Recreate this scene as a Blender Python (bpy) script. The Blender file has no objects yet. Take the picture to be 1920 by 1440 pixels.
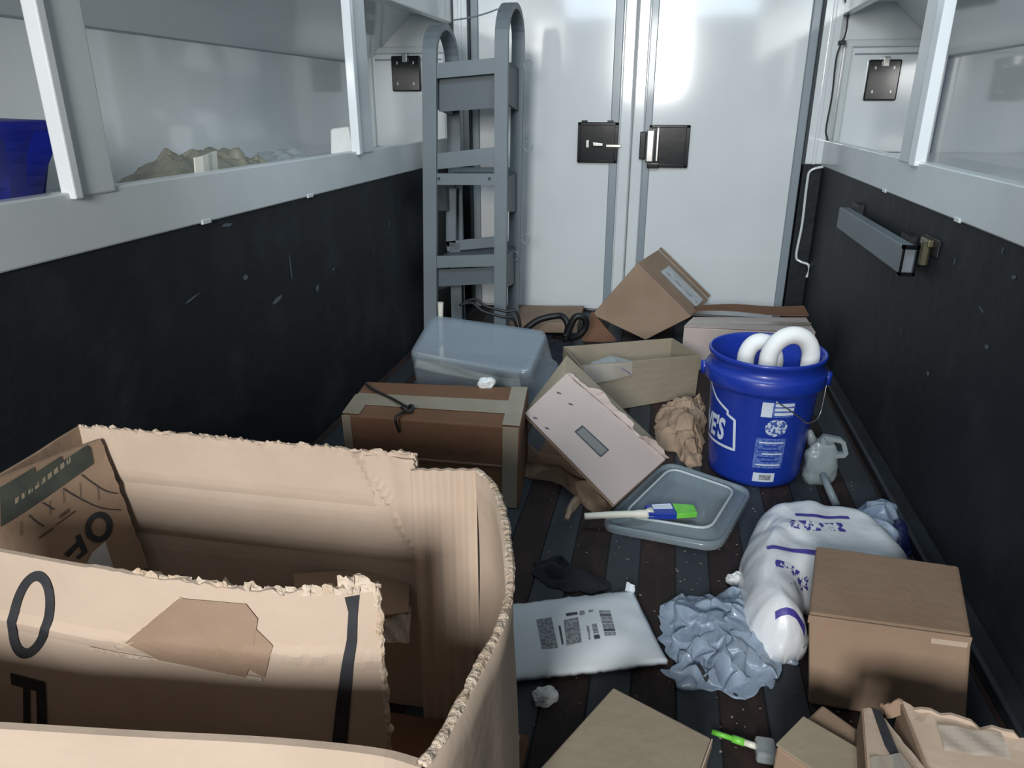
import bpy, bmesh, math, random
from mathutils import Vector as V, Matrix, noise
from mathutils.bvhtree import BVHTree
random.seed(7)
C = bpy.context.scene.collection
sc = bpy.context.scene
# ------------------------------------------------------------------ camera, sky, lights, exposure
F_PX = 1367.0
PITCH, YAW, CAM_H = math.radians(20.9), math.radians(11.7), 1.0
cam_data = bpy.data.cameras.new('camera'); cam = bpy.data.objects.new('camera', cam_data); C.objects.link(cam)
cam.location = (0, 0, CAM_H); cam.rotation_euler = (math.pi/2 - PITCH, 0, YAW)
cam_data.sensor_width = 36; cam_data.lens = 36*F_PX/1920; cam_data.clip_start = .02
sc.camera = cam
sc.view_settings.view_transform = 'Standard'; sc.view_settings.look = 'None'
sc.view_settings.exposure = 0.0; sc.view_settings.gamma = 1; sc.view_settings.use_curve_mapping = False
w = bpy.data.worlds.new('sky'); sc.world = w; w.use_nodes = True
bg = w.node_tree.nodes['Background']; bg.inputs[0].default_value = (.62, .76, 1.0, 1); bg.inputs[1].default_value = .12

def area(name, loc, target, sx, sy, power, col):
    l = bpy.data.lights.new(name, 'AREA'); l.shape = 'RECTANGLE'; l.size = sx; l.size_y = sy; l.energy = power; l.color = col
    o = bpy.data.objects.new(name, l); C.objects.link(o); o.location = loc
    o.rotation_euler = (V(target)-V(loc)).to_track_quat('-Z', 'Y').to_euler(); return o
area('daylight_at_opening', (-.27, -2.0, 1.54), (-.25, 3, .35), .62, .8, 114, (1, .985, .955))
area('fill_light', (-.15, 1.5, 1.87), (-.17, 3.3, .2), 1.4, .7, 15.5, (.72, .87, 1)).data.spread = math.radians(115)  # unseen fill lamp, added under the roof to brighten the far doors

# ------------------------------------------------------------------ pixel -> world on a chosen plane (one-off measuring aid)
_fw = V((-math.sin(YAW)*math.cos(PITCH), math.cos(YAW)*math.cos(PITCH), -math.sin(PITCH)))
_rt = V((math.cos(YAW), math.sin(YAW), 0)); _up = _rt.cross(_fw); _O = V((0, 0, CAM_H))
def at(u, v, x=None, y=None, z=None):
    r = _fw + _rt*((u-960)/F_PX) + _up*((720-v)/F_PX)
    if z is not None: return _O + r*((z-CAM_H)/r.z)
    if y is not None: return _O + r*(y/r.y)
    return _O + r*(x/r.x)

# ------------------------------------------------------------------ materials
def mat(name, col, rough=.6, metal=0, spec=.5, col2=None, scale=8, bump=0, bscale=60, coat=0, alpha=1, detail=5, lo=.35, hi=.65, stretch=(1,1,1), trans=0):
    m = bpy.data.materials.new(name); m.use_nodes = True; nt = m.node_tree; n = nt.nodes; L = nt.links
    b = n['Principled BSDF']; b.inputs['Base Color'].default_value = (*col, 1); b.inputs['Roughness'].default_value = rough
    b.inputs['Metallic'].default_value = metal; b.inputs['Specular IOR Level'].default_value = spec
    b.inputs['Coat Weight'].default_value = coat; b.inputs['Coat Roughness'].default_value = .08; b.inputs['Alpha'].default_value = alpha
    b.inputs['Transmission Weight'].default_value = trans
    tc = n.new('ShaderNodeTexCoord'); mp = n.new('ShaderNodeMapping'); mp.inputs['Scale'].default_value = stretch; L.new(tc.outputs['Object'], mp.inputs[0])
    if col2:
        t = n.new('ShaderNodeTexNoise'); t.inputs['Scale'].default_value = scale; t.inputs['Detail'].default_value = detail; L.new(mp.outputs[0], t.inputs[0])
        r = n.new('ShaderNodeValToRGB'); r.color_ramp.elements[0].position = lo; r.color_ramp.elements[1].position = hi
        r.color_ramp.elements[0].color = (*col, 1); r.color_ramp.elements[1].color = (*col2, 1)
        L.new(t.outputs[0], r.inputs[0]); L.new(r.outputs[0], b.inputs['Base Color'])
    if bump:
        t = n.new('ShaderNodeTexNoise'); t.inputs['Scale'].default_value = bscale; t.inputs['Detail'].default_value = 4; L.new(mp.outputs[0], t.inputs[0])
        u = n.new('ShaderNodeBump'); u.inputs['Strength'].default_value = bump; u.inputs['Distance'].default_value = .01
        L.new(t.outputs[0], u.inputs['Height']); L.new(u.outputs[0], b.inputs['Normal'])
    return m
def srgb(r, g, b):
    f = lambda c: (c/255/12.92) if c/255 <= .04045 else ((c/255+.055)/1.055)**2.4
    return (f(r), f(g), f(b))
WHITE = mat('white_paint', srgb(222, 228, 230), .12, coat=.8, col2=srgb(228, 233, 235), scale=3, bump=.012, bscale=2.5)
WHITE2 = mat('white_paint_satin', srgb(196, 204, 206), .28, coat=.3, col2=srgb(206, 213, 214), scale=4, bump=.02, bscale=10)
GREYPAINT = mat('grey_seal', srgb(140, 152, 160), .35, coat=.2)
SEAM = mat('dark_seam', srgb(52, 60, 64), .6)
BLACKWALL = mat('black_wall_board', srgb(24, 29, 33), .6, col2=srgb(38, 45, 50), scale=5, bump=.35, bscale=22, lo=.5, hi=.75, spec=.35)
SCUFF = mat('scuff', srgb(82, 94, 100), .7)
PLANK = mat('plank_wood', srgb(30, 20, 19), .75, col2=srgb(58, 36, 32), scale=30, bump=.5, bscale=90, stretch=(1, .25, 1), lo=.45, hi=.8)
STEEL = mat('skid_steel', srgb(36, 41, 48), .6, metal=.0, col2=srgb(50, 56, 63), scale=12, bump=.15, bscale=40, stretch=(1, .3, 1))
KRAFT = mat('kraft_board', srgb(146, 124, 105), .85, col2=srgb(156, 134, 115), scale=6, bump=.12, bscale=45, spec=.25)
KRAFT_PALE = mat('kraft_board_pale', srgb(186, 168, 151), .85, col2=srgb(197, 179, 162), scale=5, bump=.15, bscale=30, spec=.25)
KRAFT_GREY = mat('kraft_board_greyish', srgb(148, 138, 120), .85, col2=srgb(158, 147, 129), scale=5, bump=.12, bscale=40, spec=.25)
KRAFT_DARK = mat('kraft_board_brown', srgb(112, 82, 62), .85, col2=srgb(122, 90, 70), scale=5, bump=.12, bscale=40, spec=.25)
PINKISH = mat('pinkish_board', srgb(182, 168, 162), .8, col2=srgb(190, 176, 170), scale=4, bump=.08, bscale=40, spec=.25)
EDGE = mat('torn_board_edge', srgb(212, 198, 182), .9, col2=srgb(188, 168, 146), scale=40, bump=.6, bscale=120, spec=.2)
PAPER = mat('packing_paper', srgb(150, 128, 108), .8, col2=srgb(165, 142, 121), scale=7, bump=.3, bscale=35, spec=.3)
TAPE = mat('clear_brown_tape', srgb(150, 140, 122), .3, col2=srgb(160, 150, 134), scale=12, coat=.3)
TAPE_CLEAR = mat('clear_tape', srgb(205, 200, 190), .15, coat=.6, alpha=.35)
INK = mat('black_ink', srgb(44, 46, 50), .7, col2=srgb(58, 60, 64), scale=25, spec=.3)
INK_GREEN = mat('dark_green_ink', srgb(58, 64, 60), .75, col2=srgb(74, 80, 72), scale=20, spec=.3)
INK_BROWN = mat('brown_ink', srgb(92, 70, 56), .8)
INK_GREY = mat('grey_ink', srgb(120, 126, 134), .7, col2=srgb(160, 166, 172), scale=180, detail=2, lo=.45, hi=.55)
INK_TEXTGREY = mat('dark_grey_ink', srgb(70, 76, 84), .7)
INK_PURPLE = mat('violet_ink', srgb(62, 54, 140), .5, col2=srgb(80, 72, 160), scale=30)
PSCRIB = mat('violet_scribble', srgb(70, 62, 150), .45, col2=srgb(220, 226, 232), scale=95, detail=2, lo=.47, hi=.53, stretch=(1, .6, 1))
LABEL2 = mat('grey_label', srgb(124, 124, 122), .5)
LABEL = mat('paper_label', srgb(178, 184, 188), .6, col2=srgb(200, 205, 208), scale=15)
ENVELOPE = mat('white_poly_mailer', srgb(222, 232, 240), .42, col2=srgb(228, 237, 244), scale=5, bump=.12, bscale=18)
HAND = mat('grey_enamel', srgb(104, 114, 120), .5, col2=srgb(112, 122, 128), scale=4, bump=.03, bscale=60)
HAND_D = mat('grey_enamel_dark', srgb(84, 94, 100), .5, col2=srgb(90, 100, 106), scale=4)
PLATE = mat('black_gloss_plate', srgb(14, 18, 22), .2, coat=.15, spec=.35, bump=.03, bscale=12)
CHROME = mat('chrome', srgb(205, 205, 200), .2, metal=.9)
BRASS = mat('dull_brass', srgb(120, 118, 96), .35, metal=.8)
BLUE = mat('blue_bucket_plastic', srgb(22, 50, 150), .38, coat=.2, col2=srgb(24, 54, 156), scale=4, bump=.03, bscale=20)
BLUE_BIN = mat('blue_bin_plastic', srgb(14, 30, 140), .45, bump=.1, bscale=8)
WPRINT = mat('white_print', srgb(205, 216, 232), .5)
BPRINT = mat('pale_blue_print', srgb(96, 122, 188), .5, col2=srgb(60, 88, 170), scale=150, detail=1, lo=.45, hi=.55)
BSEAL = mat('seal_print', srgb(190, 202, 222), .5, col2=srgb(60, 86, 160), scale=110, detail=1, lo=.48, hi=.56)
FOAM = mat('white_foam', srgb(236, 238, 236), .65, bump=.05, bscale=60)
TOTE = mat('frosted_plastic', srgb(150, 164, 176), .22, coat=.5, alpha=.42, bump=.05, bscale=12)
LIDM = mat('frosted_lid_plastic', srgb(160, 178, 188), .25, coat=.4, alpha=.45, bump=.05, bscale=12)
GREYBAG = mat('grey_film', srgb(140, 158, 180), .32, coat=.3, alpha=.92, col2=srgb(154, 172, 192), scale=8, bump=.25, bscale=50)
CLEARBAG = mat('clear_film', srgb(170, 180, 182), .25, coat=.4, alpha=.55, bump=.3, bscale=40)
BEIGEBAG = mat('beige_film', srgb(150, 148, 132), .4, alpha=.85, bump=.3, bscale=30, coat=.2)
WHITEBAG = mat('white_ice_bag', srgb(222, 228, 234), .35, coat=.3, bump=.2, bscale=25)
BLACKRUB = mat('black_rubber', srgb(20, 22, 25), .5, bump=.1, bscale=50)
BLACKCLOTH = mat('black_cloth', srgb(25, 30, 38), .9, col2=srgb(34, 39, 48), scale=30, bump=.6, bscale=120)
PLASTICW = mat('milky_plastic', srgb(176, 188, 192), .35, coat=.2)
PLASTICG = mat('dull_grey_plastic', srgb(132, 144, 148), .4, coat=.2, bump=.1, bscale=30)
GREEN = mat('green_plastic', srgb(92, 190, 62), .4, col2=srgb(120, 205, 80), scale=30)
CREAM = mat('cream_plastic', srgb(222, 222, 210), .4)
SCRAP = mat('white_scrap', srgb(220, 224, 226), .8, bump=.4, bscale=80)
ROPE = mat('cable', srgb(28, 30, 32), .5)
ASPHALT = mat('yard_ground', srgb(120, 120, 118), .9, col2=srgb(100, 100, 98), scale=6)
DEBRIS = mat('wood_chips', srgb(92, 74, 62), .9, col2=srgb(140, 128, 118), scale=20)

# ------------------------------------------------------------------ object helpers
def tag(o, label=None, cat=None, group=None, kind=None):
    if label: o['label'] = label
    if cat: o['category'] = cat
    if group: o['group'] = group
    if kind: o['kind'] = kind
    return o
def empty(name, loc, label, cat, group=None):
    o = bpy.data.objects.new(name, None); C.objects.link(o); o.location = loc; o.empty_display_size = .05
    return tag(o, label, cat, group)
def org(o):
    p = V((0, 0, 0))
    while o is not None: p += o.location; o = o.parent
    return p
def mesh(name, vf, m, parent=None, smooth=False, origin=None):
    vs, fs = vf
    vs = [V(v) for v in vs]
    if parent is not None: o0 = org(parent)
    else:
        n = max(1, len(vs)); o0 = V(origin) if origin else V((sum(v.x for v in vs)/n, sum(v.y for v in vs)/n, min(v.z for v in vs)))
    me = bpy.data.meshes.new(name); me.from_pydata([tuple(v-o0) for v in vs], [], fs)
    bm = bmesh.new(); bm.from_mesh(me); bmesh.ops.recalc_face_normals(bm, faces=bm.faces); bm.to_mesh(me); bm.free()
    if smooth: me.polygons.foreach_set('use_smooth', [True]*len(me.polygons))
    me.materials.append(m); me.update()
    o = bpy.data.objects.new(name, me); C.objects.link(o)
    if parent is not None: o.parent = parent
    else: o.location = o0
    return o
def struct(name, vf, m, parent=None, **k):
    o = mesh(name, vf, m, parent, **k)
    if parent is None: o['kind'] = 'structure'
    return o
def join(*vfs):
    vs, fs = [], []
    for a, b in vfs:
        k = len(vs); vs += [V(v) for v in a]; fs += [tuple(i+k for i in f) for f in b]
    return vs, fs
def bx(x0, x1, y0, y1, z0, z1):
    return hexa([V((x0, y1, z1)), V((x1, y1, z1)), V((x1, y0, z1)), V((x0, y0, z1))], [V((x0, y1, z0)), V((x1, y1, z0)), V((x1, y0, z0)), V((x0, y0, z0))])
def hexa(top, bot):
    return list(top)+list(bot), [(0, 1, 2, 3), (7, 6, 5, 4), (0, 4, 5, 1), (1, 5, 6, 2), (2, 6, 7, 3), (3, 7, 4, 0)]
def bevelled(vf, w, seg=2):
    bm = bmesh.new(); vs = [bm.verts.new(v) for v in vf[0]]
    for f in vf[1]: bm.faces.new([vs[i] for i in f])
    bmesh.ops.recalc_face_normals(bm, faces=bm.faces)
    bmesh.ops.bevel(bm, geom=bm.edges[:], offset=w, segments=seg, profile=.5, affect='EDGES')
    bm.verts.index_update(); r = ([v.co.copy() for v in bm.verts], [tuple(v.index for v in f.verts) for f in bm.faces]); bm.free(); return r
def bb(x0, x1, y0, y1, z0, z1, w=.003, seg=2): return bevelled(bx(x0, x1, y0, y1, z0, z1), w, seg)
def nz(p, s=1, seed=0): return noise.noise(V(p)*s + V((seed*7.1, seed*3.3, seed)))
def sheet(p00, p10, p11, p01, nu=8, nv=6, th=.004, disp=None, torn=None, seed=0, tamp=.006):
    """slab over a bilinear patch; u runs p00->p10, v runs p00->p01. torn: subset of 'btlr' edges made ragged"""
    p00, p10, p11, p01 = map(V, (p00, p10, p11, p01)); torn = torn or ''
    n = (p10-p00).cross(p01-p00)
    n = n.normalized() if n.length > 1e-9 else V((0, 0, 1))
    eu = ((p10-p00)+(p11-p01)).normalized(); ev = ((p01-p00)+(p11-p10)).normalized()
    rows = []
    for j in range(nv+1):
        for i in range(nu+1):
            u, v = i/nu, j/nv
            p = p00*(1-u)*(1-v) + p10*u*(1-v) + p11*u*v + p01*(1-u)*v
            q = p.copy()
            if disp: q += n*disp(u, v)
            r = lambda k: (nz(p, 55, seed+k)*.7 + nz(p, 160, seed+k+9)*.8)*tamp*2
            if j == nv and 't' in torn: q += ev*r(1) + n*r(5)*.4
            if j == 0 and 'b' in torn: q += ev*r(2) + n*r(5)*.4
            if i == nu and 'r' in torn: q += eu*r(3) + n*r(6)*.4
            if i == 0 and 'l' in torn: q += eu*r(4) + n*r(6)*.4
            rows.append(q)
    W = nu+1; N = len(rows)
    vs = [q + n*th/2 for q in rows] + [q - n*th/2 for q in rows]; fs = []
    for j in range(nv):
        for i in range(nu):
            a = j*W+i; fs.append((a, a+1, a+W+1, a+W)); fs.append((N+a+W, N+a+W+1, N+a+1, N+a))
    bd = [i for i in range(W)] + [j*W+nu for j in range(1, nv+1)] + [nv*W+i for i in range(nu-1, -1, -1)] + [j*W for j in range(nv-1, 0, -1)]
    for k in range(len(bd)):
        a, b = bd[k], bd[(k+1) % len(bd)]; fs.append((a, N+a, N+b, b))
    return vs, fs
def spline(pts, n=8, closed=False):
    pts = [V(p) for p in pts]; out = []; N = len(pts)
    g = (lambda i: pts[i % N]) if closed else (lambda i: pts[max(0, min(N-1, i))])
    for i in range(N if closed else N-1):
        a, b, c, d = g(i-1), g(i), g(i+1), g(i+2)
        for k in range(n):
            t = k/n; out.append(.5*((2*b)+(c-a)*t+(2*a-5*b+4*c-d)*t*t+(3*b-a-3*c+d)*t**3))
    if not closed: out.append(pts[-1])
    return out
def tube(pts, r, seg=8, closed=False, flat=None, up=None):
    """tube along pts; flat=(w,h) gives a rectangular bar"""
    pts = [V(p) for p in pts]; vs, fs = [], []; N = len(pts)
    prev = None
    for i, p in enumerate(pts):
        t = ((pts[(i+1) % N]-pts[i-1]) if closed else (pts[min(i+1, N-1)]-pts[max(i-1, 0)])).normalized()
        if up is not None: a = V(up) - t*t.dot(V(up))
        elif prev is not None: a = prev - t*t.dot(prev)
        else: a = t.orthogonal()
        a.normalize(); prev = a; b = t.cross(a)
        rr = r[i] if isinstance(r, (list, tuple)) else r
        if flat: ring = [(flat[0]/2, flat[1]/2), (-flat[0]/2, flat[1]/2), (-flat[0]/2, -flat[1]/2), (flat[0]/2, -flat[1]/2)]
        else: ring = [(rr*math.cos(2*math.pi*k/seg), rr*math.sin(2*math.pi*k/seg)) for k in range(seg)]
        vs += [p + a*x + b*y for x, y in ring]
    S = 4 if flat else seg
    for i in range(N if closed else N-1):
        for k in range(S):
            a, b = i*S+k, i*S+(k+1) % S; c, d = ((i+1) % N)*S+(k+1) % S, ((i+1) % N)*S+k; fs.append((a, b, c, d))
    if not closed: fs += [tuple(range(S))[::-1], tuple((N-1)*S+k for k in range(S))]
    return vs, fs
def lathe(prof, c, seg=48):
    c = V(c); vs = [c+V((r*math.cos(2*math.pi*k/seg), r*math.sin(2*math.pi*k/seg), z)) for r, z in prof for k in range(seg)]; fs = []
    for i in range(len(prof)-1):
        for k in range(seg):
            fs.append((i*seg+k, i*seg+(k+1) % seg, (i+1)*seg+(k+1) % seg, (i+1)*seg+k))
    fs.append(tuple(range(seg))[::-1]); fs.append(tuple((len(prof)-1)*seg+k for k in range(seg)))
    return vs, fs
def folds(q, freq, seed):
    """sharp creases running in several directions, as in crushed film or paper"""
    rr = random.Random(seed); t = 0
    wx, wy = nz(q, 9, seed)*.35, nz(q, 9, seed+1)*.35
    for k in range(6):
        a = rr.random()*math.pi; f = freq*(.28+.16*k); ph = rr.random()
        w_ = (q.x*math.cos(a)+q.y*math.sin(a))*f+ph+wx*(1+k*.2)+wy
        amp_ = max(0, .35+1.3*nz((q.x, q.y, k*3.3), 7, seed+k))
        t += (1-4*abs(w_-math.floor(w_)-.5))*amp_/(1+.35*k)
    return t*.8
def crumple(outline, base=.0, h=.05, amp=.02, rings=26, segs=120, seed=1, power=2.2, freq=22, top=None, jag=.0, ctr=None, rad=None):
    """crumpled film or paper heap over a closed outline (world points); ragged ridges, closed underneath"""
    pts = spline(outline, max(2, segs//len(outline)), True); n = len(pts)
    c = V(ctr) if ctr else sum(pts, V((0, 0, 0)))/n; vs, fs = [], []
    E2 = [(V(pts[k]), V(pts[(k+6) % n])) for k in range(0, n, 6)]
    def edist(q):
        m_ = 9
        for a, b in E2:
            d = b-a; t = max(0, min(1, (q-a).dot(d)/max(1e-9, d.dot(d)))); m_ = min(m_, (q-a-d*t).length)
        return m_
    for i in range(rings+1):
        r = i/rings
        for k, p in enumerate(pts):
            q = c + (p-c)*r*(1+jag*nz((p.x, p.y, seed), 30, seed))
            s = 1-r**power
            if rad: s = math.sqrt(max(0, 1-(1-min(1, edist(q)/rad))**2))
            rid = folds(q, freq, seed)
            hh = top(q) if top else h
            z = q.z + base + hh*s + amp*rid*(.25+.75*min(1, s*2.5))
            w_ = V((nz(q, freq*1.3, seed+3), nz(q, freq*1.3, seed+4), 0))*amp*.9*(1 if r < 1 else .6)
            vs.append(V((q.x, q.y, max(z, .004 if q.z < .05 else z)))+w_)
    for i in range(rings):
        for k in range(n):
            a, b = i*n+k, i*n+(k+1) % n; fs.append((a, b, b+n, a+n))
    k0 = len(vs)
    vs += [V((v.x, v.y, min(v.z, pts[k].z+base)-.002 if pts[k].z > .05 else .001)) for k, v in enumerate(vs[rings*n:(rings+1)*n])]
    for k in range(n): fs.append((rings*n+k, rings*n+(k+1) % n, k0+(k+1) % n, k0+k))
    fs.append(tuple(range(k0, k0+n)))
    return vs, fs
def blob(c, rad, rot=0, seed=0, amp=.01, freq=12, nu=48, nv=32, sq=.75, zmin=None, tilt=0):
    """soft pillow: superellipsoid with wrinkles"""
    c = V(c); vs, fs = [], []; R = Matrix.Rotation(rot, 3, 'Z') @ Matrix.Rotation(tilt, 3, 'X')
    pw = lambda a: math.copysign(abs(a)**sq, a)
    for j in range(nv+1):
        th = -math.pi/2 + math.pi*j/nv
        for i in range(nu):
            ph = 2*math.pi*i/nu
            d = V((pw(math.cos(th))*pw(math.cos(ph))*rad[0], pw(math.cos(th))*pw(math.sin(ph))*rad[1], pw(math.sin(th))*rad[2]))
            p = c + R @ d
            dd = (R @ d).normalized()
            p += dd*amp*((1-2*abs(nz(p, freq, seed)))+.5*(1-2*abs(nz(p, freq*2.3, seed+2))))
            if zmin is not None and p.z < zmin: p.z = zmin + (random.random()*.0005)
            vs.append(p)
    for j in range(nv):
        for i in range(nu):
            a, b = j*nu+i, j*nu+(i+1) % nu; fs.append((a, b, b+nu, a+nu))
    fs.append(tuple(range(nu))[::-1]); fs.append(tuple(nv*nu+i for i in range(nu)))
    return vs, fs
_fonts = {}
def text_vf(body, size=1, offset=0.0, res=3):
    cu = bpy.data.curves.new('t', 'FONT'); cu.body = body; cu.size = size; cu.offset = offset; cu.align_x = 'CENTER'; cu.align_y = 'CENTER'; cu.resolution_u = res; cu.fill_mode = 'FRONT'
    o = bpy.data.objects.new('t', cu); C.objects.link(o); bpy.context.view_layer.update()
    dg = bpy.context.evaluated_depsgraph_get(); me = bpy.data.meshes.new_from_object(o.evaluated_get(dg))
    r = ([v.co.copy() for v in me.vertices], [tuple(p.vertices) for p in me.polygons])
    bpy.data.objects.remove(o); bpy.data.curves.remove(cu); bpy.data.meshes.remove(me); return r
def place(vf, o, ex, ey, lift=0, ez=None):
    o, ex, ey = V(o), V(ex).normalized(), V(ey).normalized(); n = ex.cross(ey).normalized() if ez is None else V(ez)
    return [o+ex*v[0]+ey*v[1]+n*lift for v in vf[0]], vf[1]
def rect2(x0, y0, x1, y1, nx=1, ny=1):
    vs = [V((x0+(x1-x0)*i/nx, y0+(y1-y0)*j/ny, 0)) for j in range(ny+1) for i in range(nx+1)]
    return vs, [(j*(nx+1)+i, j*(nx+1)+i+1, (j+1)*(nx+1)+i+1, (j+1)*(nx+1)+i) for j in range(ny) for i in range(nx)]
def stroke2(pts, wd, closed=False):
    pts = [V((p[0], p[1], 0)) for p in pts]; N = len(pts); vs, fs = [], []
    for i, p in enumerate(pts):
        t = ((pts[(i+1) % N]-pts[i-1]) if closed else (pts[min(i+1, N-1)]-pts[max(0, i-1)]))
        t = t.normalized() if t.length else V((1, 0, 0)); n = V((-t.y, t.x, 0)); vs += [p+n*wd/2, p-n*wd/2]
    for i in range(N if closed else N-1):
        j = (i+1) % N; fs.append((2*i, 2*i+1, 2*j+1, 2*j))
    return vs, fs
def drape(vf, target, direction, lift=.0012):
    """drop a flat print onto a mesh object along a direction"""
    me = target.data; o0 = org(target); bvh = BVHTree.FromPolygons([v.co+o0 for v in me.vertices], [tuple(p.vertices) for p in me.polygons])
    d = V(direction).normalized(); ok, out = [], []
    for v in vf[0]:
        h = bvh.ray_cast(V(v)-d*.6, d)
        ok.append(h[0] is not None); out.append(h[0]-d*lift if h[0] is not None else V(v))
    return out, [f for f in vf[1] if all(ok[i] for i in f)]
def carton(name, top, h, label, cat='box', m=KRAFT, seam='x', tape=None, bev=.004, down=None, group=None, flaps=True):
    """closed carton from its four top corners (back-left, back-right, front-right, front-left)"""
    top = [V(p) for p in top]; down = V(down) if down else V((0, 0, -h)); bot = [p+down for p in top]
    e = empty(name, (sum((b.x for b in bot))/4, sum((b.y for b in bot))/4, min(b.z for b in bot)), label, cat, group)
    mesh('body', bevelled(hexa(top, bot), bev), m, e)
    if flaps:
        up = -down.normalized(); t = [p+up*.0032 for p in top]
        L = lambda a, b, k: a+(b-a)*k
        if seam == 'x':   # seam runs left-right
            f1 = [t[0], t[1], L(t[1], t[2], .493), L(t[0], t[3], .493)]; f2 = [L(t[0], t[3], .507), L(t[1], t[2], .507), t[2], t[3]]
            s0, s1, wv = L(t[0], t[3], .5), L(t[1], t[2], .5), (t[3]-t[0]).normalized()
        else:
            f1 = [t[0], L(t[0], t[1], .493), L(t[3], t[2], .493), t[3]]; f2 = [L(t[0], t[1], .507), t[1], t[2], L(t[3], t[2], .507)]
            s0, s1, wv = L(t[0], t[1], .5), L(t[3], t[2], .5), (t[1]-t[0]).normalized()
        for f in (f1, f2): mesh('flap', sheet(f[3], f[2], f[1], f[0], 6, 4, .003, lambda u, v: .0015*math.sin(3*u+2*v)), m, e)
        if tape:
            q = up*.003; mesh('tape', sheet(s0-wv*.024+q, s1-wv*.024+q, s1+wv*.024+q, s0+wv*.024+q, 8, 1, .0008), tape, e)
    return e

# ------------------------------------------------------------------ the truck body (setting)
XL, XR, YB = -1.05, .68, 3.68
LEDGE, SILL, HEAD, ROOF = .75, .855, 1.36, 1.9
CL, CR = -1.50, 1.13
Y0 = -.05
struct('ground', bx(-9, 9, -14, Y0-.02, -.85, -.8), ASPHALT)
fl = struct('floor', bx(XL, XR, Y0, YB+.1, -.03, -.006), SEAM)
k = 0
x = -.074 - .157*7
while x < XR:
    a, b = max(x, XL+.002), min(x+.073, XR-.002)
    if b-a > .01: mesh('skid_strip', bevelled(bx(a, b, Y0, YB, -.006, .001), .0015, 1), STEEL, fl)
    a, b = max(x+.075, XL+.002), min(x+.155, XR-.002)
    if b-a > .01: mesh('plank', bevelled(bx(a, b, Y0, YB, -.006, -.0005), .0015, 1), PLANK, fl)
    x += .157
# lower black boards, ledge beams, sills
for side, X, s in (('left', XL, -1), ('right', XR, 1)):
    wl = struct('wall_'+side, bx(min(X, X+s*.03), max(X, X+s*.03), Y0, YB+.06, -.03, LEDGE), BLACKWALL)
    # ledge beam, its face stands slightly proud
    b0, b1 = sorted((X-s*.006, X+s*.03))
    mesh('ledge_beam', bevelled(bx(b0, b1, Y0, YB, LEDGE-.004, SILL), .004), WHITE2, wl)
    b0, b1 = sorted((X-s*.006, X+s*.03))
    mesh('header_beam', bevelled(bx(b0, b1, Y0, YB, HEAD, ROOF), .004), WHITE2, wl)
    # compartment shell behind the openings: floor, back panel, sloped upper panel, soffit
    K = CL if s < 0 else CR
    sh = struct('trim_%d' % (3 if s < 0 else 4), bx(*sorted((K, K+s*.02)), Y0, YB, SILL-.07, 1.19), WHITE)
    a0, a1 = sorted((X+s*.03, K)); mesh('compartment_floor', bx(a0, a1, Y0, YB, SILL-.07, SILL-.05), WHITE2, sh)
    mesh('compartment_shoulder', sheet((K, Y0, 1.193), (K, YB, 1.193), (X+s*.2, YB, HEAD+.05), (X+s*.2, Y0, HEAD+.05), 4, 2, .006), WHITE, sh)
    mesh('compartment_soffit', bx(*sorted((X+s*.02, X+s*.21)), Y0, YB, HEAD+.045, HEAD+.06), WHITE2, sh)
    mesh('crease', bx(*sorted((K-s*.004, K)), Y0, YB, 1.187, 1.192), GREYPAINT, sh)
# posts between the openings: flat face, returned flange
def post(wl, X, s, y0, y1, fl0, fl1):
    b = sorted((X-s*.010, X+s*.022)); mesh('post', bevelled(bx(*b, y0, y1, SILL-.01, HEAD+.01), .004), WHITE2, wl)
    b = sorted((X-s*.018, X+s*.012)); mesh('post_flange', bevelled(bx(*b, fl0, fl1, SILL-.012, HEAD+.01), .003), WHITE, wl)
wL, wR = bpy.data.objects['wall_left'], bpy.data.objects['wall_right']
post(wL, XL, -1, 1.165, 1.262, 1.148, 1.168)
post(wL, XL, -1, 2.46, 2.58, 2.435, 2.462)
post(wR, XR, 1, 2.33, 2.46, 2.28, 2.335)
post(wR, XR, 1, .75, .86, .72, .76)
# small steel lugs welded to the edges of the ledges
for y in (1.52, 2.05): mesh('weld_lug', bevelled(bx(XL+.002, XL+.009, y, y+.035, LEDGE-.007, LEDGE+.004), .002), WHITE2, wL)
for y in (2.55, 1.9): mesh('weld_lug', bevelled(bx(XR-.009, XR-.002, y, y+.035, LEDGE-.007, LEDGE+.004), .002), WHITE2, wR)
# scuffs on the black boards (paint scrapes)
def scuff(wl, X, s, y, z, ly, lz, seed):
    n = 14; vs = [V((X-s*.0012, y, z))]
    for k in range(n):
        a = 2*math.pi*k/n; r = .6+.6*abs(nz((k*.7, seed, 0), 1.3, seed)); vs.append(V((X-s*.0012, y+ly*r*math.cos(a), z+lz*r*math.sin(a)+ly*.4*math.cos(a)*r*(.5 if seed % 2 else -.2))))
    mesh('scuff', (vs, [(0, k+1, (k+1) % n+1) for k in range(n)]), SCUFF, wl)
for i, (u, v_, a, b) in enumerate([(520, 562, .05, .012), (545, 500, .006, .07), (730, 420, .012, .02), (425, 422, .035, .008), (595, 540, .02, .02), (460, 520, .02, .012), (360, 560, .05, .005), (625, 505, .012, .008), (700, 470, .01, .01)]):
    p = at(u, v_, x=XL+.0012); scuff(wL, XL, -1, p.y, p.z, a*.8, b*.8, i+1)
for i, (u, v_, a, b) in enumerate([(1900, 520, .02, .008), (1840, 580, .03, .005), (1850, 650, .02, .01), (1790, 490, .01, .02), (1740, 700, .02, .01), (1690, 620, .015, .006), (1880, 470, .008, .012)]):
    p = at(u, v_, x=XR-.0012); scuff(wR, XR, 1, p.y, p.z, a*.7, b*.7, i+20)
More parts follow.
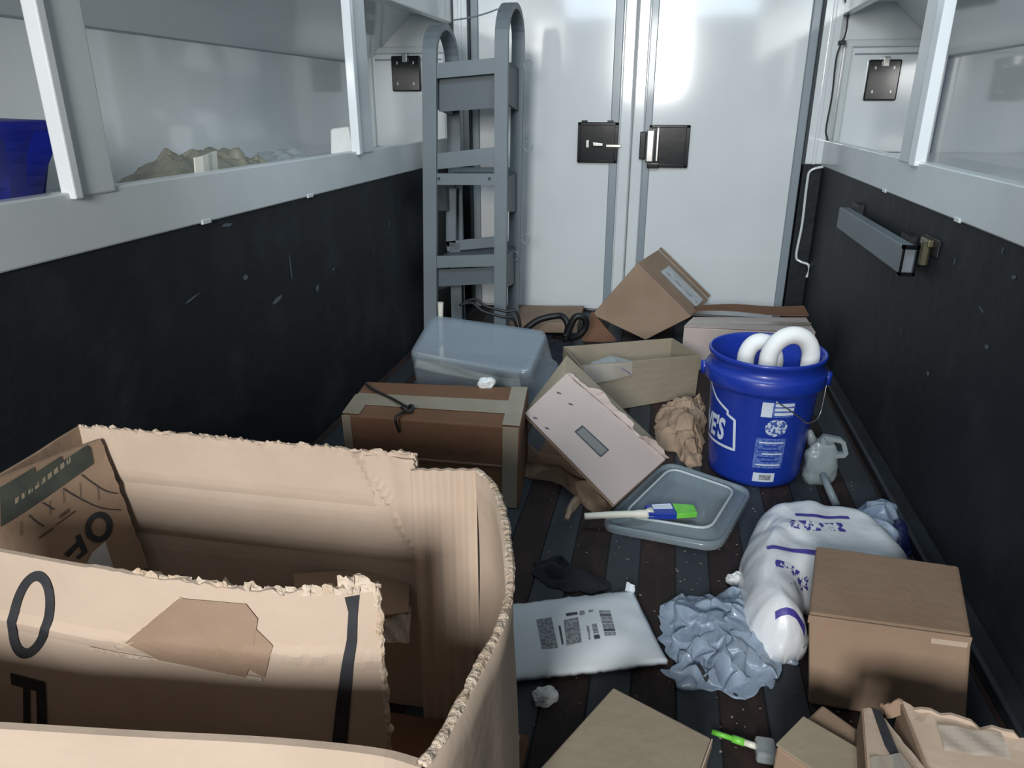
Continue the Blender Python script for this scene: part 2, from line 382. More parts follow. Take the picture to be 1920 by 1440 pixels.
# kick rail on the right
t1 = struct('baseboard_right', bevelled(bx(XR-.045, XR, Y0, YB-.05, 0, .035), .006), BLACKWALL)
mesh('rail_edge', bevelled(bx(XR-.05, XR-.040, Y0, YB-.05, .030, .038), .002), STEEL, t1)
# back wall: corner channels, seals, double doors
bk = struct('wall_back', bx(CL, CR, YB+.05, YB+.07, -.03, ROOF), WHITE2)
for s, xs in ((-1, (-1.05, -.965)), (1, (.60, .68))):
    a, b = xs
    mesh('corner_channel', bevelled(bx(a, b, YB-.02, YB+.05, LEDGE, ROOF), .006), WHITE, bk)
    mesh('corner_board', bx(a, b, YB-.02, YB+.05, 0, LEDGE), BLACKWALL, bk)
    mid = (a+b)/2
    mesh('channel_rib', bevelled(bx(mid-.008, mid+.008, YB-.032, YB-.018, LEDGE, ROOF), .004), WHITE, bk)
    e0 = (-.972, -.960) if s < 0 else (.592, .604)
    mesh('channel_seam', bx(*e0, YB-.024, YB-.01, LEDGE if s > 0 else 0, ROOF), SEAM, bk)
mesh('channel_seam', bx(-1.049, -1.038, YB-.028, YB-.02, HEAD-.14, ROOF), SEAM, bk)
mesh('door_seal', bevelled(bx(.555, .592, YB-.012, YB+.05, 0, ROOF), .005), GREYPAINT, bk)
mesh('door_seal', bevelled(bx(-.960, -.925, YB-.012, YB+.05, 0, ROOF), .005), GREYPAINT, bk)
def leafdoor(n, x0, x1):
    d = struct('door_%d' % n, bb(x0, x1, YB, YB+.04, .015, ROOF, .004), WHITE); return d
d1 = leafdoor(1, -.925, -.185); d2 = leafdoor(2, -.18, .555)
mesh('door_edge_strip', bb(-.285, -.245, YB-.010, YB+.002, .015, ROOF, .004), GREYPAINT, d1)
mesh('door_edge_fold', bb(-.240, -.188, YB-.018, YB+.002, .015, ROOF, .006), WHITE, d1)
mesh('door_edge_fold', bb(-.180, -.128, YB-.018, YB+.002, .015, ROOF, .006), WHITE, d2)
mesh('door_edge_strip', bb(-.126, -.092, YB-.010, YB+.002, .015, ROOF, .004), GREYPAINT, d2)
# door latches
def latch(door, x0, x1, z0, z1, kind):
    y = YB-.02
    L = mesh('latch_plate', bb(x0, x1, y, YB+.001, z0, z1, .006), PLATE, door)
    mesh('latch_rim', join(bb(x0-.004, x1+.004, y-.006, y+.002, z1-.012, z1+.002, .002), bb(x0-.004, x0+.010, y-.006, y+.002, z0, z1, .002), bb(x1-.014, x1+.004, y-.006, y+.002, z0, z1, .002), bb(x0, x1, y-.006, y+.002, z0-.002, z0+.010, .002)), PLATE, L)
    cx = (x0+x1)/2
    if kind == 'left':
        mesh('latch_bolt', join(bevelled(hexa([V((cx-.028, y, .845)), V((cx+.02, y, .84)), V((cx+.026, y-.014, .832)), V((cx-.024, y-.014, .838))], [V((cx-.02, y, .815)), V((cx+.026, y, .815)), V((cx+.026, y-.014, .82)), V((cx-.02, y-.014, .82))]), .002),
             bb(cx-.055, cx-.04, y-.012, y, .812, .848, .002)), CHROME, L)
        mesh('latch_tongue', bb(cx+.04, x1+.02, y-.01, y, .815, .828, .002), CHROME, L)
        mesh('latch_tab', join(bb(x0+.012, x0+.04, y-.004, y+.006, z1, z1+.01, .002), bb(x1-.05, x1-.022, y-.004, y+.006, z1, z1+.01, .002)), PLATE, L)
    else:
        mesh('latch_arm', bb(x0-.016, x0+.024, y-.03, y, z0+.02, z1-.02, .008, 3), CHROME, L)
        mesh('latch_arm_edge', bb(x0+.030, x0+.044, y-.022, y, z0+.025, z1-.01, .004), CHROME, L)
        mesh('latch_catch', bb(x0-.045, x0-.018, y-.02, y+.01, z0+.035, z1-.028, .003), PLATE, L)
        mesh('latch_foot', bb(x0-.006, x0+.05, y-.02, y, z0-.004, z0+.014, .003), PLATE, L)
    return L
latch(d1, -.433, -.249, .745, .925, 'left')
latch(d2, -.098, .080, .728, .915, 'right')
# compartment end doors
for n, s, x0, x1, X in ((3, -1, -1.49, -1.07, XL), (4, 1, .71, 1.12, XR)):
    d = struct('door_%d' % n, bb(x0, x1, YB+.01, YB+.04, SILL-.05, 1.42, .004), WHITE)
    y = YB-.004
    fr = join(bb(x0, x1, y-.012, YB+.012, 1.235, 1.265, .006), bb(x0, x0+.028, y-.012, YB+.012, .80, 1.24, .006), bb(x1-.028, x1, y-.012, YB+.012, .80, 1.24, .006))
    mesh('door_frame', fr, WHITE2, d)
    mesh('frame_line', bb(x0+.04, x1-.04, YB+.004, YB+.012, 1.205, 1.212, .001), GREYPAINT, d)
    a, b, z0, z1 = (-1.362, -1.215, 1.065, 1.225) if s < 0 else (.812, .945, 1.02, 1.185)
    L = mesh('latch_plate', bb(a, b, YB-.01, YB+.01, z0, z1, .006), PLATE, d)
    for ix in (.22, .78):
        for iz in (.22, .8):
            mesh('screw', bb(a+(b-a)*ix-.004, a+(b-a)*ix+.004, YB-.015, YB-.009, z0+(z1-z0)*iz-.007, z0+(z1-z0)*iz+.007, .002), CHROME, L)
    mesh('latch_knuckle', bb((a+b)/2-.012, (a+b)/2+.014, YB-.024, YB-.008, z1-.03, z1+.012, .004), CHROME, L)
# roof
struct('ceiling', bx(CL, CR, Y0, YB+.07, ROOF, ROOF+.03), WHITE2)
# dim outer walls of the near end of compartments so that light enters only by the rear opening
for s, a, b in ((-1, CL, XL-.03), (1, XR+.03, CR)):
    struct('trim_%d' % (1 if s < 0 else 2), bx(a, b, Y0-.02, Y0, SILL-.07, ROOF), WHITE2)

# ------------------------------------------------------------------ things fixed to the walls
# grey steel hold-down bar on the right
p1, p0 = at(1575, 400, x=XR-.05), at(1697, 467, x=XR-.05)
e = empty('hold_down_bar', (XR-.03, (p0.y+p1.y)/2, .56), 'grey square steel bar fixed lengthwise on the black right wall', 'bar')
HZ = .615
mesh('bar', bevelled(bx(XR-.055, XR-.02, p0.y, p1.y, HZ-.038, HZ+.036), .003), HAND, e)
mesh('bar_end', join(bx(XR-.059, XR-.018, p0.y-.012, p0.y, HZ-.042, HZ-.032), bx(XR-.059, XR-.018, p0.y-.012, p0.y, HZ+.030, HZ+.04), bx(XR-.059, XR-.052, p0.y-.012, p0.y, HZ-.04, HZ+.04), bx(XR-.024, XR-.018, p0.y-.012, p0.y, HZ-.04, HZ+.04)), PLATE, e)
mesh('mount', bx(XR-.02, XR+.001, p1.y-.12, p1.y-.04, HZ-.02, HZ+.06), BLACKRUB, e); mesh('mount', bx(XR-.02, XR+.001, p0.y+.08, p0.y+.16, HZ-.03, HZ+.05), BLACKRUB, e)
q = at(1740, 470, x=XR-.01)
e = empty('wall_latch', (XR-.01, q.y, q.z-.03), 'small dull brass latch on black right wall at bar end', 'latch')
mesh('back_plate', bb(XR-.006, XR, q.y-.055, q.y+.06, q.z-.01, q.z+.035, .003), BLACKRUB, e)
mesh('keeper', bb(XR-.020, XR-.004, q.y-.02, q.y+.045, q.z+.01, q.z+.03, .004), BRASS, e)
mesh('bolt', tube([(XR-.018, q.y-.005, q.z+.02), (XR-.018, q.y-.005, q.z-.035)], .012, 12), BRASS, e)
# rod with hook
rp = [at(1547, 312, y=YB-.05), at(1520, 320, y=YB-.045), at(1513, 345, y=YB-.045), at(1504, 420, y=YB-.045), at(1493, 478, y=YB-.045), at(1500, 490, y=YB-.05), at(1515, 496, y=YB-.06), at(1517, 508, y=YB-.06), at(1512, 520, y=YB-.06)]
tag(mesh('hook_rod', tube(spline(rp, 6), .006, 8), WHITE, smooth=True), 'thin white bent rod ending in a hook beside right door', 'rod')
cp = [at(*p, y=YB-.04) for p in [(1583, -60), (1585, 0), (1590, 28), (1586, 62), (1578, 80), (1568, 110), (1560, 180), (1549, 240), (1551, 258), (1556, 274)]]
e = empty('cable', cp[-1], 'thin black cable hanging down the white corner channel at right', 'cable')
mesh('wire', tube(spline(cp, 6), .0035, 6), ROPE, e, smooth=True)
mesh('clip', bb(cp[4].x-.014, cp[4].x+.016, YB-.052, YB-.03, cp[4].z-.008, cp[4].z+.008, .003), BLACKRUB, e)
mesh('connector', bevelled(bx(cp[-1].x-.016, cp[-1].x+.016, YB-.06, YB-.02, cp[-1].z-.06, cp[-1].z+.004), .006), PLASTICW, e)

# ------------------------------------------------------------------ hand truck ladder in the left corner
e = empty('stair_hand_truck', (-.82, 3.15, 0), 'tall grey metal step ladder truck with looped handles standing in left corner', 'hand truck')
def rail(front_bot, front_top, rear_top, rear_bot, topz, wd):
    fb, ft, rt_, rb = map(V, (front_bot, front_top, rear_top, rear_bot))
    arc = []
    for k in range(1, 12):
        a = math.pi*k/12; c = (ft+rt_)/2; h = V((0, 0, 1))
        arc.append(c + (ft-c)*math.cos(a) + h*(topz-c.z)*math.sin(a))
    return tube([fb, fb.lerp(ft, .5), ft]+arc+[rt_, rt_.lerp(rb, .5), rb], 1, flat=(wd, .022), up=(1, 0, 0))
YF, YR = 2.98, 3.30
fLb, fLt = at(808, 640, y=YF), at(806, 110, y=YF); fRb, fRt = at(938, 640, y=YF), at(941, 75, y=YF)
fLb.z = 0; fRb.z = 0
rLt, rRt = at(848, 120, y=YR), at(972, 75, y=YR)
rLb, rRb = V((rLt.x, YR, 0)), at(962, 620, y=YR); rRb.z = 0
TLz, TRz = at(815, 50, y=YF+.12).z, at(950, 8, y=YF+.12).z
mesh('side_rail', rail(fLb, fLt, rLt, rLb, TLz, .058), HAND, e); mesh('side_rail', rail(fRb, fRt, rRt, rRb, TRz, .052), HAND, e)
def xat(a, b, z): return a.lerp(b, (z-a.z)/(b.z-a.z))
def step(zl, zr, hb, rear=True, apron=0, dz=0):
    fl_, fr_ = xat(fLb, fLt, zl), xat(fRb, fRt, zr); rl, rr = xat(rLb, rLt, zl+dz), xat(rRb, rRt, zr+dz)
    u = V((0, 0, hb/2)); y = V((0, .004, 0))
    s = mesh('step', hexa([rl+u*.2, rr+u*.2, fr_+u*.2, fl_+u*.2], [rl-u*.2, rr-u*.2, fr_-u*.2, fl_-u*.2]), HAND_D, e)
    mesh('front_bar', hexa([fl_+u+y*3, fr_+u+y*3, fr_+u-y, fl_+u-y], [fl_-u+y*3, fr_-u+y*3, fr_-u-y, fl_-u-y]), HAND, s)
    if rear: mesh('rear_bar', hexa([rl+u+y*3, rr+u+y*3, rr+u-y, rl+u-y], [rl-u+y*3, rr-u+y*3, rr-u-y, rl-u-y]), HAND, s)
    for a, b in ((fr_, rr), (fl_, rl)):
        x_ = V((.006, 0, 0)); g = V((0, 0, -.17))
        mesh('side_gusset', hexa([b-x_, b+x_, a+x_, a-x_], [b-x_+g, b+x_+g, a+x_+g*.75, a-x_+g*.75]), HAND_D, s)
    return s
step(at(820, 134, y=YF).z, at(930, 122, y=YF).z, .055)
a, b = at(822, 147, y=YF+.05), at(936, 138, y=YF+.05)
mesh('apron', sheet(a-V((0, 0, .125)), b-V((0, 0, .125)), b, a, 2, 1, .01), HAND_D, e)
s = step(at(820, 336, y=YF).z, at(930, 336, y=YF).z, .045)
for u in (822, 917):
    p = at(u, 335, y=YF-.012); mesh('bolt', tube([p, p+V((0, .012, 0))], .006, 8), SEAM, s)
step(at(820, 492, y=YF).z, at(930, 487, y=YF).z, .05)
a, b = at(820, 302, y=YF+.01), at(932, 290, y=YF+.01)
mesh('cross_bar', sheet(a-V((0, 0, .032)), b-V((0, 0, .032)), b+V((0, 0, .03)), a+V((0, 0, .03)), 2, 1, .012), HAND, e)
a, b = at(822, 505, y=YF+.03), at(936, 500, y=YF+.03)
mesh('apron', sheet(a-V((0, 0, .075)), b-V((0, 0, .07)), b, a, 2, 1, .01), HAND_D, e)
# slim inner frame of the rear ladder
il = [at(846, 352, y=YR-.1), at(846, 462, y=YR-.1), at(940, 452, y=YR-.1)]
mesh('inner_frame', join(tube([il[0], il[1]], 1, flat=(.045, .012), up=(1, 0, 0)), tube([il[1]-V((.02, 0, 0)), il[2]], 1, flat=(.045, .012), up=(0, 0, 1))), HAND, e)
il = at(850, 345, y=YR-.1); mesh('inner_frame', tube([V((il.x, il.y, .02)), V((il.x, il.y, .42))], 1, flat=(.05, .012), up=(1, 0, 0)), HAND, e)
for u, v_ in ((990, 122), (990, 274), (986, 448), (965, 480)):
    p = at(u, v_, y=YR-.03); r = .019
    ring = [p+V((r*math.cos(t*math.pi/8), 0, r*1.1*math.sin(t*math.pi/8))) for t in range(16)]
    mesh('wire_ring', tube(ring, .0025, 6, True), GREYPAINT, e, smooth=True)
mesh('toe_plate', bb(fLb.x-.03, fRb.x+.03, YF-.10, YF+.01, .002, .012, .002), HAND_D, e)
lp = [at(849, 38, y=YF+.3), at(875, 34, y=YF+.2), at(905, 27, y=YF+.1), at(936, 16, y=YF+.02)]
tag(mesh('tie_cord', tube(spline(lp, 5), .003, 6), GREYPAINT, smooth=True), 'thin grey cord tied from handle loop to the corner channel', 'cord')

# ------------------------------------------------------------------ compartment contents
zc = SILL-.05
e = empty('blue_bin', (-1.3, 1.0, zc), 'deep blue plastic bin in the left shelf compartment by near post', 'bin')
mesh('body', bevelled(hexa([V((-1.47, 1.24, .985)), V((-1.12, 1.24, .975)), V((-1.12, .7, .975)), V((-1.47, .7, .985))], [V((-1.45, 1.19, zc)), V((-1.14, 1.19, zc)), V((-1.14, .74, zc)), V((-1.45, .74, zc))]), .015, 3), BLUE_BIN, e)
mesh('draped_side', sheet((-1.10, .72, zc+.005), (-1.10, 1.13, zc+.005), (-1.12, 1.235, .95), (-1.12, .72, 1.04), 10, 8, .006, lambda u, v: .012*math.sin(9*u+4*v)), BLUE_BIN, e)
def shelfbag(name, pix, X, h, m, label, cat, seed, amp=.02):
    pts = [at(u, v_, z=zc+.0) for u, v_ in pix]
    return pts
o = mesh('clear_bag', crumple([V((-1.12, 1.62, zc)), V((-1.11, 1.9, zc)), V((-1.12, 2.1, zc)), V((-1.28, 2.18, zc)), V((-1.42, 2.05, zc)), V((-1.43, 1.75, zc)), V((-1.3, 1.6, zc))], 0, .075, .02, seed=4), BEIGEBAG, smooth=True)
tag(o, 'crumpled beige plastic bag in left shelf compartment between posts', 'bag')
o = mesh('paper_sleeve', sheet((-1.10, 1.60, .815), (-1.10, 1.70, .815), (-1.10, 1.71, .895), (-1.10, 1.61, .885), 4, 4, .004, lambda u, v: .005*math.sin(5*u)), CREAM)
tag(o, 'small cream paper sleeve leaning inside left shelf compartment', 'paper')
o = mesh('clear_bag', crumple([V((-1.12, 2.16, zc)), V((-1.11, 2.38, zc)), V((-1.16, 2.44, zc)), V((-1.36, 2.4, zc)), V((-1.42, 2.3, zc)), V((-1.28, 2.2, zc))], 0, .055, .016, seed=9), CLEARBAG, smooth=True)
tag(o, 'low clear plastic bag at far end of left shelf compartment', 'bag')
o = mesh('foam_block', bevelled(hexa([V((-1.22, 2.72, .93)), V((-1.14, 2.70, .94)), V((-1.14, 2.60, .93)), V((-1.22, 2.62, .92))], [V((-1.22, 2.72, zc)), V((-1.14, 2.70, zc)), V((-1.12, 2.60, zc)), V((-1.22, 2.60, zc))]), .008), FOAM)
tag(o, 'small white foam block on left shelf behind second post', 'block')

# ------------------------------------------------------------------ back row: boxes by the doors
p = [at(978, 572, y=3.55), at(1095, 573, y=3.52)]
carton('shipping_box', [p[0]+V((0, .0, 0)), p[1]+V((0, 0, 0)), V((p[1].x+.005, 3.2, p[1].z)), V((p[0].x, 3.22, p[0].z))], p[0].z-.002 if p[0].z > .05 else .06, 'small low kraft box against the white doors behind black hose', m=KRAFT, flaps=False) if p[0].z > .05 else carton('shipping_box', [V((-.66, 3.60, .07)), V((-.355, 3.58, .07)), V((-.35, 3.48, .07)), V((-.655, 3.49, .07))], .069, 'small low kraft box against the white doors behind black hose', m=KRAFT, flaps=False)
# long carton at the back right
FLr, BRr = at(1282, 614, y=2.86), at(1480, 590, y=3.2)
zt = FLr.z
tp = [at(1300, 597, z=zt), V((.60, 3.10, zt)), V((.60, 2.88, zt)), V((FLr.x, 2.86, zt))]
e = carton('long_carton', tp, zt-.003, 'long low greyish carton lying across the back right behind blue bucket', m=PINKISH, seam='x', tape=TAPE)
mesh('open_flap', sheet(V((.16, 3.13, zt)), V((.62, 3.15, zt)), V((.61, 3.24, zt+.02)), V((.15, 3.22, zt-.005)), 8, 3, .004, lambda u, v: .006*math.sin(6*u), 't', 3), KRAFT_DARK, e)

# tipped kraft box with label
A, B, D = at(1195, 493, y=3.26), at(1296, 594, y=3.20), at(1110, 590, y=3.26)
Cc = B+(D-A)
ext = V((.085, .28, .012))
dz = max(0, .012-Cc.z); Cc = V((Cc.x, Cc.y, max(Cc.z, .012)))
e = empty('tipped_box', (-.05, 3.15, 0), 'kraft box tipped on its corner with grey label, leaning on white doors', 'box')
mesh('body', bevelled(hexa([A+ext, B+ext, B, A], [D+ext+V((0, 0, .0)), Cc+ext, Cc, D]), .004), KRAFT, e)
n2 = (B-A).cross(ext).normalized()
if n2.z < 0: n2 = -n2
L = lambda a, b, t: a.lerp(b, t)
q0, q1 = L(A, A+ext, .40), L(B, B+ext, .40); q2, q3 = L(B, B+ext, .82), L(A, A+ext, .82)
mesh('label', sheet(L(q0, q1, .28)+n2*.002, L(q0, q1, .95)+n2*.002, L(q3, q2, .95)+n2*.002, L(q3, q2, .28)+n2*.002, 6, 2, .001), LABEL, e)
for t, w_ in ((.34, .1), (.5, .16), (.72, .12), (.88, .06)):
    c0 = L(L(q0, q1, t), L(q3, q2, t), .3)+n2*.0032; c1 = L(L(q0, q1, t+w_*.7), L(q3, q2, t+w_*.7), .3)+n2*.0032; dd = (ext.normalized())*.012
    mesh('label_print', ([c0, c1, c1+dd, c0+dd], [(0, 1, 2, 3)]), INK_GREY, e)
mesh('flap', sheet(D+V((0, -.004, .02)), D+V((.125, -.05, -.105)), D+V((.13, -.16, -.14)), D+V((-.045, -.12, -.13)), 6, 5, .004, lambda u, v: .006*math.sin(4*u)), KRAFT_DARK, e)
mesh('flap', sheet(A+ext+n2*.004, A+ext+n2*.004+(B-A)*.98, A+ext*1.12+n2*.006+(B-A)*.98, A+ext*1.08+n2*.008, 8, 4, .004), KRAFT, e)

# black hose tangle and black bag behind the tote
e = empty('black_hose', (-.45, 2.95, 0), 'black ribbed hose looping up from the floor by white doors', 'hose')
hp = [at(*p, y=yy) for *p, yy in [(960, 640, 3.0), (985, 618, 3.0), (1010, 600, 3.02), (1045, 592, 3.03), (1058, 596, 3.02), (1065, 612, 3.0), (1060, 632, 2.96)]]
mesh('hose', tube(spline(hp, 8), .014, 10), BLACKRUB, e, smooth=True)
hp = [at(*p, y=yy) for *p, yy in [(1060, 640, 2.97), (1068, 615, 2.97), (1080, 594, 2.97), (1096, 596, 2.98), (1098, 612, 2.99), (1086, 628, 2.99), (1068, 634, 3.0)]]
mesh('hose_end', tube(spline(hp, 8), .015, 10), BLACKRUB, e, smooth=True)
o = mesh('black_bag', crumple([V((-.62, 2.75, 0)), V((-.45, 2.62, 0)), V((-.27, 2.64, 0)), V((-.24, 2.85, 0)), V((-.3, 3.04, 0)), V((-.5, 3.08, 0)), V((-.62, 2.98, 0))], 0, .07, .016, seed=21), BLACKCLOTH)
tag(o, 'crumpled black bag on the floor between tote and kraft boxes', 'bag')
sp = [at(*p, y=yy) for *p, yy in [(862, 572, 2.78), (885, 568, 2.78), (905, 583, 2.77), (940, 594, 2.77), (965, 602, 2.78)]]
e = empty('black_strap', (-.75, 2.8, 0), 'thin black strap arching over the back of the frosted tote', 'strap')
for k, dzz in ((0, 0), (1, .018)):
    mesh('strand', tube(spline([p_+V((.01*k, .02*k, dzz*(.4+.2*i))) for i, p_ in enumerate(sp)]+[V((sp[-1].x+.03, 2.8, .03))], 6), .006, 8), ROPE, e, smooth=True)
o = mesh('wood_peg', tube([V((at(826, 600, y=2.72).x, 2.72, .001)), at(826, 600, y=2.72), at(826, 567, y=2.72)], [.010, .010, .012], 10), CREAM)
tag(o, 'short pale wooden peg poking up behind the frosted tote', 'peg')

# ------------------------------------------------------------------ frosted tote, upside down behind the taped carton
def rrect(w_, d_, r, n=6):
    pts = []
    for cx, cy, a0 in ((w_/2-r, d_/2-r, 0), (-w_/2+r, d_/2-r, 90), (-w_/2+r, -d_/2+r, 180), (w_/2-r, -d_/2+r, 270)):
        for k in range(n+1):
            a = math.radians(a0+90*k/n); pts.append((cx+r*math.cos(a), cy+r*math.sin(a)))
    return pts
def loft(rings, cap0=False, cap1=True):
    n = len(rings[0]); vs = [V(p) for r in rings for p in r]; fs = []
    for i in range(len(rings)-1):
        for k in range(n): a, b = i*n+k, i*n+(k+1) % n; fs.append((a, b, b+n, a+n))
    if cap0: fs.append(tuple(range(n)))
    if cap1: fs.append(tuple((len(rings)-1)*n+k for k in range(n)))
    return vs, fs
T0 = [at(790, 588, z=.33), at(1020, 618, z=.31), at(1000, 702, z=.225), at(784, 664, z=.235)]
cT = sum(T0, V((0, 0, 0)))/4
ex = ((T0[1]-T0[0])+(T0[2]-T0[3])).normalized(); ey = ((T0[0]-T0[3])+(T0[1]-T0[2])).normalized(); ey = (ey-ex*ex.dot(ey)).normalized(); ez = ex.cross(ey)
WT = ((T0[1]-T0[0]).length+(T0[2]-T0[3]).length)/2; DT = ((T0[0]-T0[3]).length+(T0[1]-T0[2]).length)/2
e = empty('storage_tote', (cT.x, cT.y, 0), 'frosted clear plastic storage tote upside down behind the taped carton', 'storage box')
def ringT(w_, d_, r, off): return [cT+ex*x_+ey*y_+ez*off for x_, y_ in rrect(w_, d_, r)]
hT = .17
Rg = [ringT(WT+.045, DT+.04, .035, -hT), ringT(WT+.045, DT+.04, .035, -hT+.012), ringT(WT+.02, DT+.015, .03, -hT+.016), ringT(WT+.006, DT+.002, .03, -.03), ringT(WT, DT, .03, -.008), ringT(WT-.012, DT-.012, .026, 0), ringT(WT-.05, DT-.05, .02, -.003)]
tote = mesh('body', loft(Rg), TOTE, e, smooth=True)
mesh('inner_wall', loft([[p_-ez*.006+(cT-p_)*.02 for p_ in r] for r in Rg[2:]]), TOTE, e, smooth=True)
mesh('highlight_strip', sheet(cT+ex*(-WT/2+.02)-ey*(DT/2+.012)-ez*.05, cT+ex*(WT/2-.03)-ey*(DT/2+.012)-ez*.075, cT+ex*(WT/2-.04)-ey*(DT/2-.01)-ez*.01, cT+ex*(-WT/2+.03)-ey*(DT/2-.01)+ez*.008, 30, 8, .002, lambda u, v: .003*math.sin(9*u+3*v)*math.sin(5*v+1)), CLEARBAG, e, smooth=True)  # added strip imitating the bright highlight along the tote's front bend

# ------------------------------------------------------------------ taped carton with black cord
zt = .24
tp = [at(686, 715, z=zt), at(991, 727, z=zt), at(976, 802, z=zt), at(641, 777, z=zt)]
bt = [V((tp[0].x+.0, tp[0].y, .002)), V((tp[1].x, tp[1].y, .002)), V((at(972, 955, z=0).x, 1.655, .002)), V((tp[3].x, tp[3].y+.01, .002))]
e = empty('taped_carton', (-.57, 1.77, 0), 'brown carton sealed with wide greyish tape, black cord on top, behind torn carton', 'box')
mesh('body', bevelled(hexa(tp, bt), .005), KRAFT_DARK, e)
def onface(a, b, c, d, s0, s1, t0, t1, nrm, m, nm='tape', lift=.0025, th=.001):
    P = lambda s, t: (a.lerp(b, s)).lerp(d.lerp(c, s), t) + V(nrm)*lift
    return mesh(nm, sheet(P(s0, t0), P(s1, t0), P(s1, t1), P(s0, t1), 8, 2, th), m, e)
up = V((0, 0, 1)); fr = (tp[2]-tp[3]).cross(V((0, 0, 1))).normalized()
onface(tp[0], tp[1], tp[2], tp[3], .01, .99, .40, .72, up, TAPE)
onface(tp[0], tp[1], tp[2], tp[3], .90, .995, .02, .99, up, TAPE, lift=.0035)
onface(tp[0], tp[1], tp[2], tp[3], .0, .10, .45, .99, up, TAPE, lift=.0035)
onface(tp[3], tp[2], bt[2], bt[3], .905, .99, .0, .99, fr, TAPE)
onface(tp[3], tp[2], bt[2], bt[3], .0, .05, .0, .6, fr, TAPE)
onface(tp[3], tp[2], bt[2], bt[3], .02, .9, .47, .49, fr, KRAFT, 'crease', .001)
e2 = empty('knotted_string', (tp[0].x+.1, 1.8, zt), 'thin black string with a knot lying on the taped carton', 'string')
pts = [at(684, 718, z=zt+.012), at(700, 731, z=zt+.008), at(730, 745, z=zt+.008), at(752, 757, z=zt+.012), at(765, 764, z=zt+.012)]
mesh('cord', tube(spline(pts, 6), .0035, 6), ROPE, e2, smooth=True)
c = at(764, 766, z=zt+.012); mesh('knot', tube([c+V((.014*math.cos(t), .010*math.sin(t), .006*math.sin(2*t))) for t in [i*math.pi/8 for i in range(16)]], .005, 6, True), ROPE, e2, smooth=True)
mesh('cord_tail', tube(spline([c, c+V((-.005, -.03, .0)), c+V((-.006, -.075, .004)), V((c.x-.005, tp[3].y-.012, zt-.03))], 5), .0035, 6), ROPE, e2, smooth=True)
c = at(912, 722, z=zt+.006)
o = mesh('paper_scrap', blob(c+V((0, 0, .006)), (.022, .012, .012), .3, 5, .005, 60, 16, 10), SCRAP); tag(o, 'small pinkish white scrap on back edge of the taped carton', 'scrap')

# ------------------------------------------------------------------ open greyish tray box
zt = .175
R4 = [at(1057, 650, z=zt), at(1260, 634, z=zt), at(1313, 666, z=zt), at(1088, 686, z=zt)]
e = empty('open_box', (-.09, 2.5, 0), 'open shallow greyish cardboard box holding clear plastic, left of blue bucket', 'box')
B4 = [V((p.x+.0, p.y, .004)) for p in R4]; B4[2] = at(1303, 742, z=.004); B4[3] = B4[3]+V((.01, -.03, 0))
order = ((0, 1, 'back_wall'), (1, 2, 'side_wall'), (2, 3, 'front_wall'), (3, 0, 'side_wall'))
for i, j, nm in order:
    mesh(nm, sheet(B4[i], B4[j], R4[j], R4[i], 10, 6, .004, (lambda u, v: .006*math.sin(math.pi*u)*math.sin(3*v)), '', i), KRAFT_GREY, e)
mesh('box_floor', sheet(B4[3], B4[2], B4[1], B4[0], 4, 4, .004), KRAFT_GREY, e)
c0, c1 = at(1092, 684, z=zt-.0), at(1180, 676, z=zt)
o = mesh('clear_wrap', crumple([c0+V((0, .01, -.03)), c1+V((0, .01, -.03)), c1+V((.03, .07, -.04)), c1+V((-.04, .10, -.05)), c0+V((-.0, .08, -.04))], 0, .035, .014, rings=14, segs=60, seed=33), CLEARBAG, smooth=True)
tag(o, 'crumpled clear plastic wrap with blue print inside the open greyish box', 'plastic wrap')
fa, fb, fc, fd = R4[3], R4[2], B4[2], B4[3]
fn = (fb-fa).cross(V((0, 0, 1))).normalized()
def F(s, t): return fa.lerp(fb, s).lerp(fd.lerp(fc, s), t)+fn*.006
mesh('pen_scribble', tube([F(.28, .06), F(.36, .16), F(.41, .26)], .0012, 5), INK_PURPLE, e)
mesh('clear_tape', sheet(F(.02, .40), F(.42, .28), F(.42, .0), F(.02, .0), 8, 3, .0008, lambda u, v: .002*math.sin(12*u)), TAPE_CLEAR, e)

# ------------------------------------------------------------------ pinkish carton lying in the middle
Bq, Lq, Rq, Tq = at(1150, 950, z=.05), at(983, 779, y=1.83), at(1247, 862, y=1.87), at(1062, 702, y=1.99)
nn = (Lq-Bq).cross(Rq-Bq).normalized()
if nn.z > 0: nn = -nn
dn = V((-.008, .105, .010))
e = empty('tilted_carton', ((Bq+Tq).x/2, (Bq+Tq).y/2, 0), 'pale pinkish carton tilted on its side with torn flap and small label', 'box')
bmL = [at(1063, 668, y=2.09), at(1240, 838, y=1.975), Bq+V((0, .10, -.005)), at(990, 765, y=1.92)]
for p_ in bmL: p_.z = max(p_.z, .012)
for i, (a, b, c_, d_) in enumerate(((Lq, Tq, bmL[0], bmL[3]), (Tq, Rq, bmL[1], bmL[0]), (Rq, Bq, bmL[2], bmL[1]), (Bq, Lq, bmL[3], bmL[2]))):
    mesh('side_wall', sheet(d_, c_, b, a, 8, 4, .004, None, '', i), KRAFT_GREY if i < 2 else KRAFT, e)
mesh('bottom_panel', sheet(bmL[2], bmL[1], bmL[0], bmL[3], 4, 4, .004), KRAFT, e)
# face flap sits slightly inside, leaving rim of far walls in view
f0, f1 = Bq-nn*.004, Lq-nn*.004
f2 = Tq-nn*.004; f3 = Rq-nn*.004
face = mesh('top_flap', sheet(f0, f3, f2, f1, 22, 22, .004, lambda u, v: .003*math.sin(3*u+1), 'r', 7, .003), PINKISH, e)
